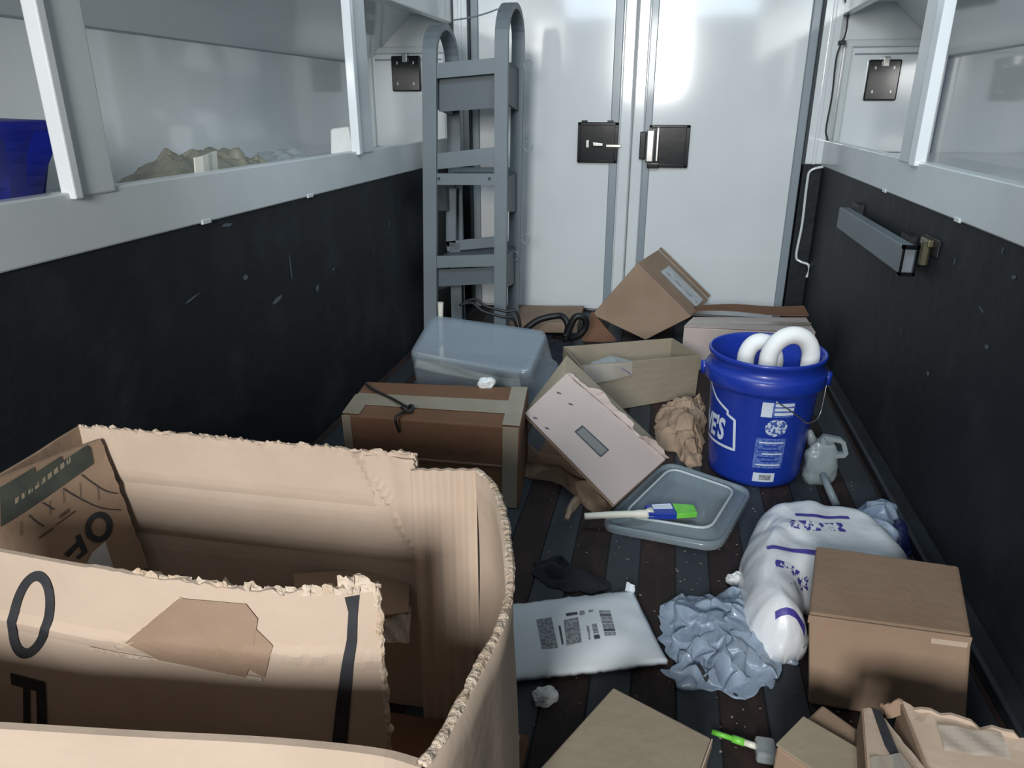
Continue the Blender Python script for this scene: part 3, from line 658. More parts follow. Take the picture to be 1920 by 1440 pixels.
# torn outer ply along right edge
torn = [at(*p, y=1.985-.12*i/7) for i, p in enumerate([(1075, 703), (1100, 726), (1128, 735), (1152, 765), (1183, 790), (1190, 818), (1218, 822), (1254, 858)])]
inner = [f2.lerp(f3, t) for t in [i/7 for i in range(8)]]
vs = []; fs = []
tt = spline(torn, 5); ii = [f2.lerp(f3, i/(len(tt)-1)) for i in range(len(tt))]
for i, (a, b) in enumerate(zip(ii, tt)):
    w_ = V((nz(b, 60, 3), nz(b, 60, 4), 0))*.008; vs += [a-nn*.004, b+w_-nn*.003, a-nn*.0015, b+w_-nn*.0005]
for i in range(len(tt)-1):
    k = i*4; fs += [(k, k+1, k+5, k+4), (k+2, k+6, k+7, k+3), (k+1, k+3, k+7, k+5)]
mesh('torn_flap', (vs, fs), PINKISH, e)
def Pf(u, v_, lift=.004):
    r = _fw + _rt*((u-960)/F_PX) + _up*((720-v_)/F_PX); t = (f0-_O).dot(nn)/r.dot(nn); return _O+r*t
def onface2(ps, m, nm, lift, k=6):
    P4 = [Pf(*p_) for p_ in ps]; rr = rect2(0, 0, 1, 1, k, k); q_ = drape(([P4[0].lerp(P4[1], v.x).lerp(P4[3].lerp(P4[2], v.x), v.y) for v in rr[0]], rr[1]), face, (P4[0]-_O).normalized(), lift)
    if q_[1]: mesh(nm, q_, m, e)
onface2([(1092, 797), (1142, 843), (1126, 857), (1077, 809)], INK_TEXTGREY, 'label_border', .0012)
onface2([(1093, 801), (1138, 843), (1126, 853), (1081, 810)], LABEL2, 'label', .0022)
for u, v_ in ((1048, 737), (1070, 758), (1004, 784), (1026, 803)):
    onface2([(u-4, v_-3), (u+4, v_), (u+4, v_+2), (u-4, v_)], INK_TEXTGREY, 'staple', .0015, 2)
# thin box under it, dark cavity side and small brown carton piece
o = mesh('small_carton', bevelled(hexa([V((-.30, 1.96, .07)), V((-.17, 1.94, .07)), V((-.17, 1.84, .07)), V((-.31, 1.86, .07))], [V((-.30, 1.96, .003)), V((-.17, 1.94, .003)), V((-.17, 1.84, .003)), V((-.31, 1.86, .003))]), .004), KRAFT)
tag(o, 'small brown carton underneath the tilted pinkish carton', 'box')

# ------------------------------------------------------------------ packing papers
po = [at(*p, z=0) for p in [(1225, 800), (1245, 765), (1290, 752), (1320, 756), (1316, 850), (1306, 880), (1285, 872), (1262, 850), (1240, 845)]]
o = mesh('packing_paper', crumple(po, 0, .07, .022, seed=41, freq=26, jag=.15), PAPER); tag(o, 'crumpled brown packing paper heaped beside the blue bucket', 'paper')
po = [at(*p, z=0) for p in [(968, 835), (1010, 850), (1060, 880), (1110, 925), (1150, 955), (1120, 965), (1095, 950), (1085, 935), (1040, 905), (985, 895), (960, 870)]]
o = mesh('packing_paper', crumple(po, 0, .045, .014, seed=47, freq=22), PAPER); tag(o, 'long twisted brown packing paper between taped carton and tilted carton', 'paper')
po = [at(*p, z=.002) for p in [(1083, 925), (1098, 930), (1085, 950), (1072, 965), (1066, 975), (1058, 972), (1066, 950)]]
o = mesh('paper_strip', crumple(po, .004, .012, .006, rings=6, segs=40, seed=5), PAPER); tag(o, 'thin torn strip of brown paper left of the white brush handle', 'paper')

# ------------------------------------------------------------------ blue bucket
bc = V((.305, 2.03, .001)); bth = math.atan2(-bc.y, -bc.x)      # direction to the viewer side
e = empty('plastic_bucket', bc, 'blue plastic bucket with white printed logo and label, by right wall', 'bucket')
def rb(z): return .128 + .024*z/.37
prof = [(.120, 0), (.127, .004), (rb(.02), .02), (rb(.27), .27), (rb(.275)+.001, .278), (.160, .283), (.163, .29), (.163, .318), (.160, .324), (.151, .328), (.150, .352), (.1565, .357), (.158, .366), (.155, .370), (.150, .368), (.146, .355), (.138, .2), (.124, .012), (.0, .010)]
mesh('body', lathe(prof, bc, 72), BLUE, e, smooth=True)
def onb(vf, ang0, z0, lift=.0012):
    out = []
    for v in vf[0]:
        z = z0+v[1]; r = rb(z)+lift; a = bth+math.radians(ang0)+v[0]/r; out.append(bc+V((r*math.cos(a), r*math.sin(a), z)))
    return out, vf[1]
tx = text_vf("LOWE'S", .092, .0030); tx = ([V((v.x*.60+v.y*.16, v.y, 0)) for v in tx[0]], tx[1])
mesh('logo_lettering', onb(tx, -78, .150), WPRINT, e)
hp = [(.125, .105), (.125, .195), (.102, .205), (.102, .216), (.080, .226), (.055, .238), (0, .285), (-.055, .238), (-.080, .226), (-.102, .216), (-.102, .205), (-.125, .195), (-.125, .105)]
dens = []
for i in range(len(hp)):
    a, b = hp[i], hp[(i+1) % len(hp)]; m_ = max(1, int(math.hypot(b[0]-a[0], b[1]-a[1])/.008)); dens += [(a[0]+(b[0]-a[0])*k/m_, a[1]+(b[1]-a[1])*k/m_) for k in range(m_)]
mesh('logo_outline', onb(stroke2(dens, .008, True), -76, 0), WPRINT, e)
def lab_(nm, x0, z0, x1, z1, m, lift=.0012): mesh(nm, onb(rect2(x0, z0, x1, z1, 8, 1), 20, 0, lift), m, e)
lab_('label_header', -.046, .222, .042, .265, BPRINT); 
lab_('label_header', -.046, .222, -.018, .265, WPRINT, .0018)
for k in range(3): lab_('label_line', -.012, .228+.013*k, .040, .236+.013*k, WPRINT, .0018)
n = 26; seal = ([V((0, 0, 0))]+[V((.030*math.cos(2*math.pi*k/n), .026*math.sin(2*math.pi*k/n), 0)) for k in range(n)], [(0, k+1, (k+1) % n+1) for k in range(n)])
mesh('label_seal', onb(([v+V((0, .190, 0)) for v in seal[0]], seal[1]), 20, 0), BSEAL, e)
lab_('label_text', -.048, .065, .032, .158, BPRINT)
for k in range(7): lab_('label_line', -.040+.012*(k % 2), .074+.0115*k, .026-.008*(k % 3), .078+.0115*k, WPRINT if k % 3 == 0 else BLUE, .0018)
lab_('barcode_label', -.042, .022, .016, .050, WPRINT)
lab_('barcode', -.026, .028, .006, .044, INK_GREY, .0018)
# bail wire
wp = []
for a, z in ((14, .272), (30, .245), (46, .215), (60, .193), (74, .20), (86, .24), (95, .298)):
    a_ = bth+math.radians(a); r = rb(z)+.006+(.012 if a > 70 else 0); wp.append(bc+V((r*math.cos(a_), r*math.sin(a_), z)))
mesh('bail_wire', tube(spline(wp, 3), .002, 6), CHROME, e, smooth=True)
for a in (-88, 95):
    a_ = bth+math.radians(a); r = .165; p_ = bc+V((r*math.cos(a_), r*math.sin(a_), .298))
    mesh('bail_ear', tube([p_-V((0, 0, .018)), p_+V((0, 0, .018))], .011, 12), BLUE, e, smooth=True)
# two white foam hoops standing in the bucket
def hoop(u0, v0, uc, vt, u1, v1, y, label):
    a, t, b = at(u0, v0, y=y), at(uc, vt, y=y), at(u1, v1, y=y+.02); c = (a+b)/2; R = (b-a).length/2
    pts = []
    ax = (b-a).normalized(); hgt = t.z-c.z
    pts.append(a-V((0, 0, .13))); pts.append(a-V((0, 0, .05)))
    for k in range(0, 17):
        th = math.pi*k/16; pts.append(c-ax*R*math.cos(th)+V((0, 0, hgt))*math.sin(th))
    pts += [b-V((0, 0, .05)), b-V((0, 0, .13))]
    o = mesh('foam_hoop', tube(spline(pts, 2), .0245, 20), FOAM, smooth=True); tag(o, label, 'foam tube', 'white foam hoops in the bucket')
hoop(1398, 672, 1418, 642, 1452, 682, 2.11, 'left smaller white foam hoop curving up inside the blue bucket')
hoop(1440, 675, 1478, 630, 1520, 670, 2.03, 'right larger white foam hoop standing up inside the blue bucket')
# kraft carton behind bucket on the right
q = at(1560, 730, y=2.45)
e = carton('narrow_carton', [V((.37, 2.62, .19)), V((.475, 2.60, .19)), V((.475, 2.36, .19)), V((.37, 2.37, .19))], .188, 'narrow tan carton standing behind the right side of blue bucket', m=KRAFT, flaps=True, seam='y')
# milky plastic dispenser with a stick
e = empty('plastic_dispenser', (.50, 2.03, 0), 'milky plastic holder with looped handle, leaning right of blue bucket', 'holder')
c = at(1538, 868, y=1.98)
mesh('pouch', blob(c, (.036, .022, .062), .2, 3, .010, 30, 30, 22, .6), PLASTICG, e, smooth=True)
h0 = [at(*p, y=1.97) for p in [(1540, 818), (1580, 826), (1586, 852), (1552, 854)]]
hh = []
for k in range(4): hh += [h0[k].lerp(h0[(k+1) % 4], t_) for t_ in (.12, .5, .88)]
mesh('handle_loop', tube(hh, 1, closed=True, flat=(.018, .012), up=(0, 1, 0)), PLASTICG, e)
mesh('neck', tube([at(1518, 806, y=1.99), at(1524, 830, y=1.99)], [.006, .016], 10), PLASTICG, e, smooth=True)
a, b = at(1540, 884, y=1.97), at(1568, 948, z=.012)
mesh('stick', tube([a, b], [.0105, .0105], 12), PLASTICG, e, smooth=True)

# ------------------------------------------------------------------ frosted lid with brush
c4 = [at(1248, 872, z=.02), at(1412, 922, z=.02), at(1350, 1034, z=.02), at(1120, 982, z=.02)]
cl = sum(c4, V((0, 0, 0)))/4
e = empty('tote_lid', (cl.x, cl.y, 0), 'frosted plastic tote lid lying flat on floor in front of bucket', 'lid')
def lidring(s, z, r=.16):
    pts = []
    for k in range(4):
        a, b, c_ = c4[k-1], c4[k], c4[(k+1) % 4]
        for t in (0, .25, .5, .75, 1):
            p1 = b.lerp(a, r); p2 = b.lerp(c_, r); q = p1*(1-t)**2+b*2*t*(1-t)+p2*t*t; pts.append(V((cl.x+(q.x-cl.x)*s, cl.y+(q.y-cl.y)*s, z+.010*math.sin(6*q.x+4*q.y))))
    return pts
mesh('rim', loft([lidring(1.0, .006), lidring(1.01, .018), lidring(.985, .026), lidring(.95, .026), lidring(.92, .018)], False, False), LIDM, e, smooth=True)
mesh('panel', loft([lidring(.92, .018), lidring(.80, .020), lidring(.74, .030), lidring(.70, .031), lidring(.66, .020), lidring(.3, .018)], False, True), LIDM, e, smooth=True)
mesh('ridge', tube(lidring(.72, .034), .004, 6, True), PLASTICW, e, smooth=True)
# scrub brush
z = .048
e = empty('paint_brush', at(1200, 965, z=.03), 'brush with white handle, blue sleeve and green tip resting on lid', 'brush')
h = [at(1096, 968, z=.04), at(1130, 966, z=.045), at(1180, 964, z=z), at(1215, 964, z=z)]
mesh('handle', tube(spline(h, 5), [.0085]*6+[.009]*6+[.011]*4, 12), CREAM, e, smooth=True)
def flatpiece(a, b, w0, w1, th, m, nm):
    a, b = V(a), V(b); d = (b-a).normalized(); s = V((-d.y, d.x, 0)).normalized(); t = V((0, 0, th/2))
    return mesh(nm, bevelled(hexa([a+s*w0+t, b+s*w1+t, b-s*w1+t, a-s*w0+t], [a+s*w0-t, b+s*w1-t, b-s*w1-t, a-s*w0-t]), .002), m, e)
a, b, c_ = at(1212, 960, z=z), at(1264, 958, z=z), at(1304, 958, z=z)
mesh('neck', tube([at(1208, 964, z=z), at(1222, 962, z=z)], [.010, .016], 10), CREAM, e, smooth=True)
flatpiece(a, b, .020, .027, .018, BLUE, 'sleeve'); flatpiece(b, c_, .027, .020, .014, GREEN, 'bristle_cover')
flatpiece(a.lerp(b, .2)+V((0, .008, .0095)), a.lerp(b, .9)+V((0, .008, .0095)), .009, .011, .0015, WPRINT, 'sleeve_print')

# ------------------------------------------------------------------ black cloth, white scraps
po = [at(*p, z=0) for p in [(1000, 1060), (1030, 1045), (1060, 1055), (1090, 1075), (1130, 1085), (1138, 1105), (1105, 1115), (1060, 1110), (1030, 1100), (1005, 1085)]]
o = mesh('work_glove', crumple(po, 0, .022, .012, seed=61, freq=24, jag=.2), BLACKCLOTH, smooth=True); tag(o, 'crumpled black cloth glove on floor behind the white mailer', 'glove')
for (u, v_, r, lb) in ((1380, 1086, .017, 'small white foam scrap on floor left of the ice bag'), (1022, 1306, .019, 'small white paper scrap on floor below the white mailer')):
    c = at(u, v_, z=.010); o = mesh('scrap', blob(c, (r, r*.7, .010), .5, int(u), .005, 70, 20, 12), SCRAP); tag(o, lb, 'scrap')
# ------------------------------------------------------------------ white mailer
c4 = [at(930, 1140, z=.015), at(1186, 1110, z=.012), at(1251, 1243, z=.012), at(930, 1278, z=.015)]
e = empty('padded_mailer', (-.1, 1.2, 0), 'white padded mailer with grey shipping print lying on the floor', 'envelope')
def pil(u, v): return .016*(1-abs(2*u-1)**3.5)*(1-abs(2*v-1)**3.5)+.003*nz((u*3, v*3, 0), 1.5, 2)+.003*math.sin(9*u+2)*(v*(1-v)*4)
mb = mesh('body', sheet(c4[3], c4[2], c4[1], c4[0], 40, 24, .010, pil, 'tb', 3, .0015), ENVELOPE, e, smooth=True)
mesh('end_seal', sheet(c4[1]+V((-.016, -.004, .004)), c4[1]+V((.004, -.008, .004)), c4[1]+V((.004, .008, .010)), c4[1]+V((-.014, .014, .014)), 4, 4, .003, lambda u, v: .003*math.sin(8*u), 'tr', 3, .002), ENVELOPE, e)
o3, ex_, ey_ = at(930, 1275, z=.015), (c4[2]-c4[3]).normalized(), (c4[0]-c4[3]).normalized()
def envp(u0, v0, u1, v1, m, nm='print', nx=10, ny=10):
    P = [at(u0, v1, z=.04), at(u1, v1, z=.04), at(u1, v0, z=.04), at(u0, v0, z=.04)]
    sh = 12*(1140-v0)/100
    rr = rect2(0, 0, 1, 1, nx, ny); vs = [P[0].lerp(P[1], v.x).lerp(P[3].lerp(P[2], v.x), v.y) for v in rr[0]]
    mesh(nm, drape((vs, rr[1]), mb, (0, 0, -1), .001), m, e)
def quadp(pix, m, nm='print'):
    P = [at(u, v_, z=.03) for u, v_ in pix]; rr = rect2(0, 0, 1, 1, 10, 10); vs = [P[0].lerp(P[1], v.x).lerp(P[3].lerp(P[2], v.x), v.y) for v in rr[0]]
    mesh(nm, drape((vs, rr[1]), mb, (0, 0, -1), .001), m, e)
ox, oy, sx, sy = 940, 1080, 340/1920, 220/1242
zz = lambda *ps: [(ox+a*sx, oy+b*sy) for a, b in ps]
quadp(zz((430, 770), (600, 765), (530, 450), (370, 470)), INK_GREY)
quadp(zz((690, 750), (850, 720), (810, 460), (660, 490)), INK_GREY)
quadp(zz((690, 450), (810, 430), (800, 405), (680, 420)), INK_TEXTGREY)
quadp(zz((640, 740), (660, 735), (625, 540), (605, 545)), INK_TEXTGREY)
quadp(zz((925, 700), (945, 697), (925, 560), (900, 562)), INK_GREY)
quadp(zz((985, 695), (1045, 688), (1035, 650), (975, 655)), INK_TEXTGREY)
quadp(zz((975, 640), (1030, 635), (1005, 540), (955, 545)), INK_GREY)
for a0, a1, mm in ((385, 400, INK_GREY), (410, 420, INK_GREY), (428, 446, INK_TEXTGREY), (455, 490, INK_GREY), (500, 530, INK_GREY), (540, 585, INK_GREY), (592, 615, INK_TEXTGREY), (625, 660, INK_GREY)):
    f = (a0-385)/275; g = (a1-385)/275; quadp(zz((1030+65*g, a1+5), (1150+65*g, a1-5), (1150+65*f, a0-5), (1030+65*f, a0+5)), mm, 'barcode')
quadp(zz((830, 440), (885, 430), (880, 390), (825, 395)), INK_GREY); quadp(zz((925, 410), (975, 400), (970, 378), (920, 385)), INK_GREY)

# ------------------------------------------------------------------ grey plastic bag
po = [at(*p, z=0) for p in [(1243, 1135), (1290, 1120), (1350, 1118), (1400, 1102), (1430, 1125), (1420, 1150), (1450, 1185), (1500, 1222), (1470, 1250), (1440, 1285), (1385, 1314), (1340, 1298), (1270, 1285), (1240, 1265), (1262, 1240), (1240, 1190)]]
gb = mesh('grocery_bag', crumple(po, 0, .05, .024, rings=70, segs=340, seed=74, freq=31, jag=.15, power=1.8), GREYBAG, smooth=True)
tag(gb, 'crumpled grey plastic shopping bag on floor right of the white mailer', 'bag')
def bagprint(parent_obj, shapes, m, nm='print'):
    for o_, ex1, ey1, vf in shapes:
        q = drape(place(vf, o_, ex1, ey1), parent_obj, (0, 0, -1), .0015)
        if q[1]: mesh(nm, q, m, parent_obj)
bagprint(gb, [(at(1378, 1240, z=.1), V((.5, .8, 0)), V((-.8, .5, 0)), rect2(-.03, -.006, .03, .006, 12, 3)),
              (at(1388, 1250, z=.1), V((1, .3, 0)), V((-.3, 1, 0)), rect2(-.012, -.004, .012, .004, 6, 2)),
              (at(1318, 1190, z=.1), V((.7, -.7, 0)), V((.7, .7, 0)), rect2(-.022, -.004, .022, .004, 10, 2))], INK)

# ------------------------------------------------------------------ white ice bag
e = None
wo = [V((x_, y_, 0)) for x_, y_ in ((.212, 1.27), (.215, 1.42), (.245, 1.56), (.30, 1.66), (.40, 1.69), (.52, 1.66), (.575, 1.56), (.57, 1.42), (.45, 1.36), (.36, 1.36), (.335, 1.33), (.33, 1.235), (.285, 1.195), (.235, 1.215))]
wb = mesh('ice_bag', crumple(wo, 0, .12, .007, rings=50, segs=180, seed=15, power=3, freq=14, ctr=(.30, 1.43, 0), rad=.065), WHITEBAG, smooth=True)
tag(wb, 'plump white plastic bag with violet print between bucket and large carton', 'bag')
exb, eyb = V((1, .12, 0)), V((-.12, 1, 0))
def rows(u, v_, wds, h, gap):
    c = at(u, v_, z=.15); out = []
    for i, wd in enumerate(wds): out.append((c-V((0, gap*i, 0)), exb, eyb, rect2(-wd/2, -h/2, wd/2, h/2, 12, 2)))
    return out
bagprint(wb, rows(1545, 948, (.12,), .012, 0)+rows(1500, 1010, (.13,), .013, 0)+rows(1492, 1106, (.06,), .009, 0), INK_PURPLE)
bagprint(wb, rows(1535, 966, (.12,), .034, 0)+rows(1492, 1035, (.075,), .020, 0)+rows(1487, 1136, (.025,), .012, 0), PSCRIB)
c0 = at(1492, 1080, z=.12); bagprint(wb, [(c0, exb, eyb, ([V((-.012, -.014, 0)), V((.010, -.010, 0)), V((.006, .016, 0))], [(0, 1, 2)]))], INK_PURPLE)
po = [at(*p, z=.0) for p in [(1600, 965), (1640, 945), (1680, 965), (1690, 1000), (1680, 1040), (1640, 1035), (1615, 1010)]]
o = mesh('clear_bag', crumple(po, 0, .06, .02, seed=81, freq=20), GREYBAG, smooth=True); tag(o, 'crumpled clear grey plastic behind the white ice bag by wall', 'plastic wrap')
po = [at(*p, z=.0) for p in [(1655, 975), (1690, 985), (1710, 1015), (1700, 1050), (1670, 1045)]]
o = mesh('blue_wrapper', crumple(po, 0, .045, .015, seed=83, freq=20), mat('navy_film', srgb(26, 34, 74), .4, bump=.3)); tag(o, 'dark navy wrapper at right wall behind large carton', 'wrapper')

# ------------------------------------------------------------------ large carton on the right
zt = .185
tp = [at(1530, 1022, z=zt), at(1798, 1060, z=zt), at(1822, 1192, z=zt), at(1516, 1150, z=zt)]
e = carton('large_carton', tp, zt-.002, 'plain brown closed carton on floor by right wall, beside white bag', m=KRAFT, seam='x', flaps=False, bev=.006, down=(.022, -.016, -.182))
a, b = tp[3], tp[2]; f = V((0, -1, 0))
mesh('flap_edge', sheet(a+V((0, -.003, -.016)), b+V((0, -.003, -.018)), b+V((0, -.003, -.001)), a+V((0, -.003, -.001)), 6, 1, .002), KRAFT, e)
mesh('side_scuff', sheet(tp[2]+V((-.06, -.0035, -.022)), tp[2]+V((-.004, -.0035, -.022)), tp[2]+V((-.004, -.0035, -.012)), tp[2]+V((-.06, -.0035, -.012)), 3, 1, .001), KRAFT_PALE, e)

# ------------------------------------------------------------------ bottom right opened cartons
def pc(*ps, z): return [at(u, v_, z=z) for u, v_ in ps]
t = pc((1542, 1320), (1648, 1395), (1600, 1500), (1455, 1400), z=.14)
e = carton('open_carton', t, .138, 'small tan carton at the bottom edge, left of black taped flap', m=KRAFT, seam='y', flaps=False)
mesh('flap', sheet(t[3]+V((0, 0, .004)), t[2]+V((0, 0, .004)), t[1].lerp(t[2], .35)+V((0, 0, .010)), t[0].lerp(t[3], .45)+V((0, 0, .010)), 8, 6, .004), KRAFT_GREY, e)
t = pc((1618, 1330), (1660, 1345), (1760, 1470), (1630, 1490), z=.20)
e = empty('cut_flap_carton', (.36, .85, 0), 'pale cardboard carton flap crossed by black and clear tape at bottom edge', 'box')
mesh('panel', sheet(t[3], t[2], t[1], t[0], 10, 10, .004, lambda u, v: .004*math.sin(5*u), 'tr', 4, .002), KRAFT_PALE, e)
b4 = [p_+V((0, 0, -.19)) for p_ in t]
mesh('wall', sheet(b4[0], b4[3], t[3], t[0], 4, 4, .004), KRAFT, e)
mesh('tape', sheet(t[3].lerp(t[2], .42)+V((0, 0, .006)), t[3].lerp(t[2], .62)+V((0, 0, .006)), t[0].lerp(t[1], .75)+V((0, 0, .006)), t[0].lerp(t[1], .35)+V((0, 0, .006)), 10, 3, .001, lambda u, v: .002*math.sin(14*v)), INK, e)
mesh('clear_tape', sheet(t[3].lerp(t[2], .05)+V((0, 0, .007)), t[3].lerp(t[2], .75)+V((0, 0, .007)), t[3].lerp(t[2], .75).lerp(t[0], .35)+V((0, 0, .007)), t[3].lerp(t[2], .05).lerp(t[0], .35)+V((0, 0, .007)), 10, 3, .001, lambda u, v: .001*math.sin(9*u)), TAPE_CLEAR, e)
t = pc((1690, 1318), (1960, 1395), (1960, 1560), (1760, 1500), z=.20)
t[0] = at(1690, 1318, z=.20); 
t[1].x = min(t[1].x, .62)
e = empty('torn_carton', (.5, .85, 0), 'pale torn carton at the bottom right corner beneath right wall', 'box')
b4 = [V((p_.x, p_.y, .003)) for p_ in t]
mesh('side_wall', sheet(b4[3], b4[0], t[0], t[3], 6, 4, .004), KRAFT, e)
mesh('back_wall', sheet(b4[0], b4[1], t[1], t[0], 14, 4, .005, None, 't', 3), KRAFT_PALE, e)
mesh('flap', sheet(t[3]+V((0, 0, -.045)), t[2]+V((0, 0, -.045)), t[1]+V((0, 0, .0)), t[0]+V((0, 0, .0)), 14, 8, .004, lambda u, v: .006*math.sin(4*v+u), 't', 6), KRAFT_PALE, e)
mesh('bent_corner', sheet(at(1660, 1345, z=.17), at(1692, 1340, z=.19), at(1690, 1312, z=.205), at(1650, 1318, z=.19), 6, 6, .004, lambda u, v: .004*math.sin(4*u), 'tl', 6, .003), KRAFT, e)
c = at(1840, 1390, z=.2); mesh('clear_tape', sheet(c+V((-.05, -.02, -.006)), c+V((.03, -.02, -.004)), c+V((.03, .015, .004)), c+V((-.05, .015, .004)), 12, 6, .001, lambda u, v: .0015*math.sin(11*u+5*v)), TAPE_CLEAR, e)

# greyish box bottom centre
t = pc((1150, 1288), (1333, 1383), (1285, 1520), (985, 1470), z=.13)
e = carton('grey_carton', t, .128, 'plain greyish tan box at bottom centre, below the white mailer', m=KRAFT_GREY, seam='x', flaps=False, bev=.003)
mesh('flap_edge', sheet(t[1]+V((.002, 0, -.02)), t[2]+V((.002, 0, -.02)), t[2]+V((.002, 0, -.002)), t[1]+V((.002, 0, -.002)), 3, 1, .002), KRAFT_PALE, e)
# green marker and clear cap
a, b = at(1335, 1372, z=.012), at(1420, 1400, z=.012)
e = empty('green_marker', a, 'thin bright green and white stick on floor at bottom centre', 'marker')
mesh('shaft', tube([a, a.lerp(b, .45)], .0045, 10), GREEN, e, smooth=True)
mesh('barrel', tube([a.lerp(b, .45), a.lerp(b, .72)], .0065, 10), GREEN, e, smooth=True)
mesh('tip', tube([a.lerp(b, .72), b], .0055, 10), CREAM, e, smooth=True)
c = at(1435, 1408, z=.012)
o = mesh('clear_block', bevelled(bx(c.x-.016, c.x+.016, c.y-.02, c.y+.02, .002, .024), .005), CLEARBAG); tag(o, 'small clear plastic block beside the green stick', 'block')
c = at(962, 1400, z=.02); o = mesh('board_scrap', sheet(c+V((-.02, -.02, 0)), c+V((.01, -.02, 0)), c+V((.008, .02, .004)), c+V((-.02, .02, .004)), 4, 4, .003, None, 'tr', 3, .002), KRAFT_PALE); tag(o, 'tiny tan cardboard scrap between torn carton and greyish box', 'scrap')
# loose debris on the planks: uncountable
vs, fs = [], []
for k in range(550):
    x_, y_ = random.uniform(-.25, .6), random.uniform(.8, 2.0)
    s_ = random.uniform(.0008, .0028)*(1.5 if random.random() < .1 else 1); a = random.random()*6.28; z_ = .0012
    b = len(vs); vs += [V((x_+s_*math.cos(a)*1.6, y_+s_*math.sin(a)*1.6, z_)), V((x_-s_*math.sin(a), y_+s_*math.cos(a), z_+.001)), V((x_-s_*math.cos(a)*1.6, y_-s_*math.sin(a)*1.6, z_)), V((x_+s_*math.sin(a), y_-s_*math.cos(a), z_)), V((x_, y_, z_+.0022))]
    fs += [(b, b+1, b+4), (b+1, b+2, b+4), (b+2, b+3, b+4), (b+3, b, b+4), (b+3, b+2, b+1, b)]
tag(mesh('floor_debris', (vs, fs), DEBRIS), 'fine wood chips and crumbs scattered over the dark floor', 'debris', kind='stuff')

# ------------------------------------------------------------------ the big torn carton in the left foreground
RZ = .5
def rim(u, v_, z=RZ): return at(u, v_, z=z)
e = empty('torn_carton_bin', (-.55, .68, 0), 'big open torn cardboard carton with rounded right side, left foreground', 'box')
BK0, BK1 = rim(150, 797), rim(781, 852)
W_ = lambda a, b, z0: [V((a.x, a.y, z0)), V((b.x, b.y, z0)), b, a]
def wall(nm, a, b, z0, m, disp, torn_='', nu=40, nv=16, th=.007, seed=0, tamp=.004, par=e):
    q = W_(V(a), V(b), z0); return mesh(nm, sheet(q[0], q[1], q[2], q[3], nu, nv, th, disp, torn_, seed, tamp), m, par, smooth=False)
def creases(cr, amp=.004, s=1):
    return lambda u, v: s*(.006*math.exp(-((u-(.84+(1-v)*.42))/.012)**2)*(1 if v > .62 else 0)+-sum(amp*math.exp(-((v-c)/.025)**2) for c in cr) + .003*math.sin(2.2*u+1)*v)
bw = wall('back_wall', BK0, BK1, .0, KRAFT_PALE, creases((.80, .60)), 'tr', 90, 40, .006, 3, .0035)
mesh('torn_ply', sheet(BK1+V((-.06, -.006, -.14)), BK1+V((-.002, -.006, -.15)), BK1+V((.0, -.007, -.004)), BK1+V((-.085, -.006, -.006)), 26, 30, .002, lambda u, v: .004*math.sin(7*u+2), 'lr', 13, .003), KRAFT_PALE, e)
# ragged crushed edge strips along the torn rims
def ragged(pts, wd, name, par, m=EDGE, n=5, seed=0, thick=.006, face=V((0, -1, 0))):
    P = spline(pts, n); vs, fs = [], []
    for i, p_ in enumerate(P):
        r = [nz(p_, 70, seed+k)*wd*1.6+nz(p_, 190, seed+k+7)*wd for k in range(4)]
        vs += [p_+V((r[1]*.6, 0, -wd*.9))-face*thick*.6, p_+V((r[1], 0, r[0]+wd*.2))-face*(thick*.2+r[2]*.5), p_+V((r[3], 0, r[2]+wd*.1))+face*(thick*.7+r[3]*.5), p_+V((r[3]*.6, 0, -wd*.9))+face*thick*.8]
    for i in range(len(P)-1):
        for k in range(4): a, b = i*4+k, i*4+(k+1) % 4; fs.append((a, b, b+4, a+4))
    fs += [(0, 1, 2, 3), tuple(len(vs)-4+k for k in (3, 2, 1, 0))]
    return mesh(name, (vs, fs), m, par)
ragged([BK0.lerp(BK1, t) for t in (0, .2, .4, .6, .8, 1)], .0045, 'torn_edge', e, KRAFT_PALE, 30, 3)
LW1 = rim(-120, 925)
LW1.x = -.985
lw = mesh('left_wall', sheet(V((-.985, .40, 0)), V((BK0.x-.01, BK0.y, 0)), BK0, V((-.985, .40, .46)), 12, 10, .006, lambda u, v: .012*math.sin(math.pi*u), 't', 2, .002), KRAFT, e)
# second back layer to the right corner
S0, S1 = rim(770, 880, .488), rim(893, 880, .497)
mesh('back_wall', sheet(V((S0.x, S0.y, .0)), V((S1.x, S1.y, .0)), S1, S0, 30, 16, .007, lambda u, v: .002*math.sin(30*u), '', 5, .002), KRAFT_PALE, e)
# curved right wall: rim path and thick corrugated lip
path = [S1, rim(925, 910, .50), rim(945, 965, .505), rim(955, 1040, .505), rim(956, 1110, .50), rim(935, 1180, .50), rim(903, 1240, .50), rim(868, 1310, .50), rim(830, 1380, .50), rim(792, 1432, .50)]
P = spline(path, 8); n = len(P); rings = []
nvv = 14; vs, fs = [], []
for j in range(nvv+1):
    t = j/nvv
    for i, p_ in enumerate(P):
        d = (P[min(i+1, n-1)]-P[max(i-1, 0)]).normalized(); nr = V((-d.y, d.x, 0)); nr = nr.normalized()
        w_ = (1-t)*.0; q = V((p_.x+.010*math.sin(math.pi*t)*.5, p_.y+(.0), p_.z*t)) + nr*(-.003*math.sin(6*t+i*.1))
        vs.append(q+nr*.004); vs.append(q-nr*.004)
idx = lambda j, i, s: (j*n+i)*2+s
for j in range(nvv):
    for i in range(n-1):
        fs.append((idx(j, i, 0), idx(j, i+1, 0), idx(j+1, i+1, 0), idx(j+1, i, 0))); fs.append((idx(j, i, 1), idx(j+1, i, 1), idx(j+1, i+1, 1), idx(j, i+1, 1)))
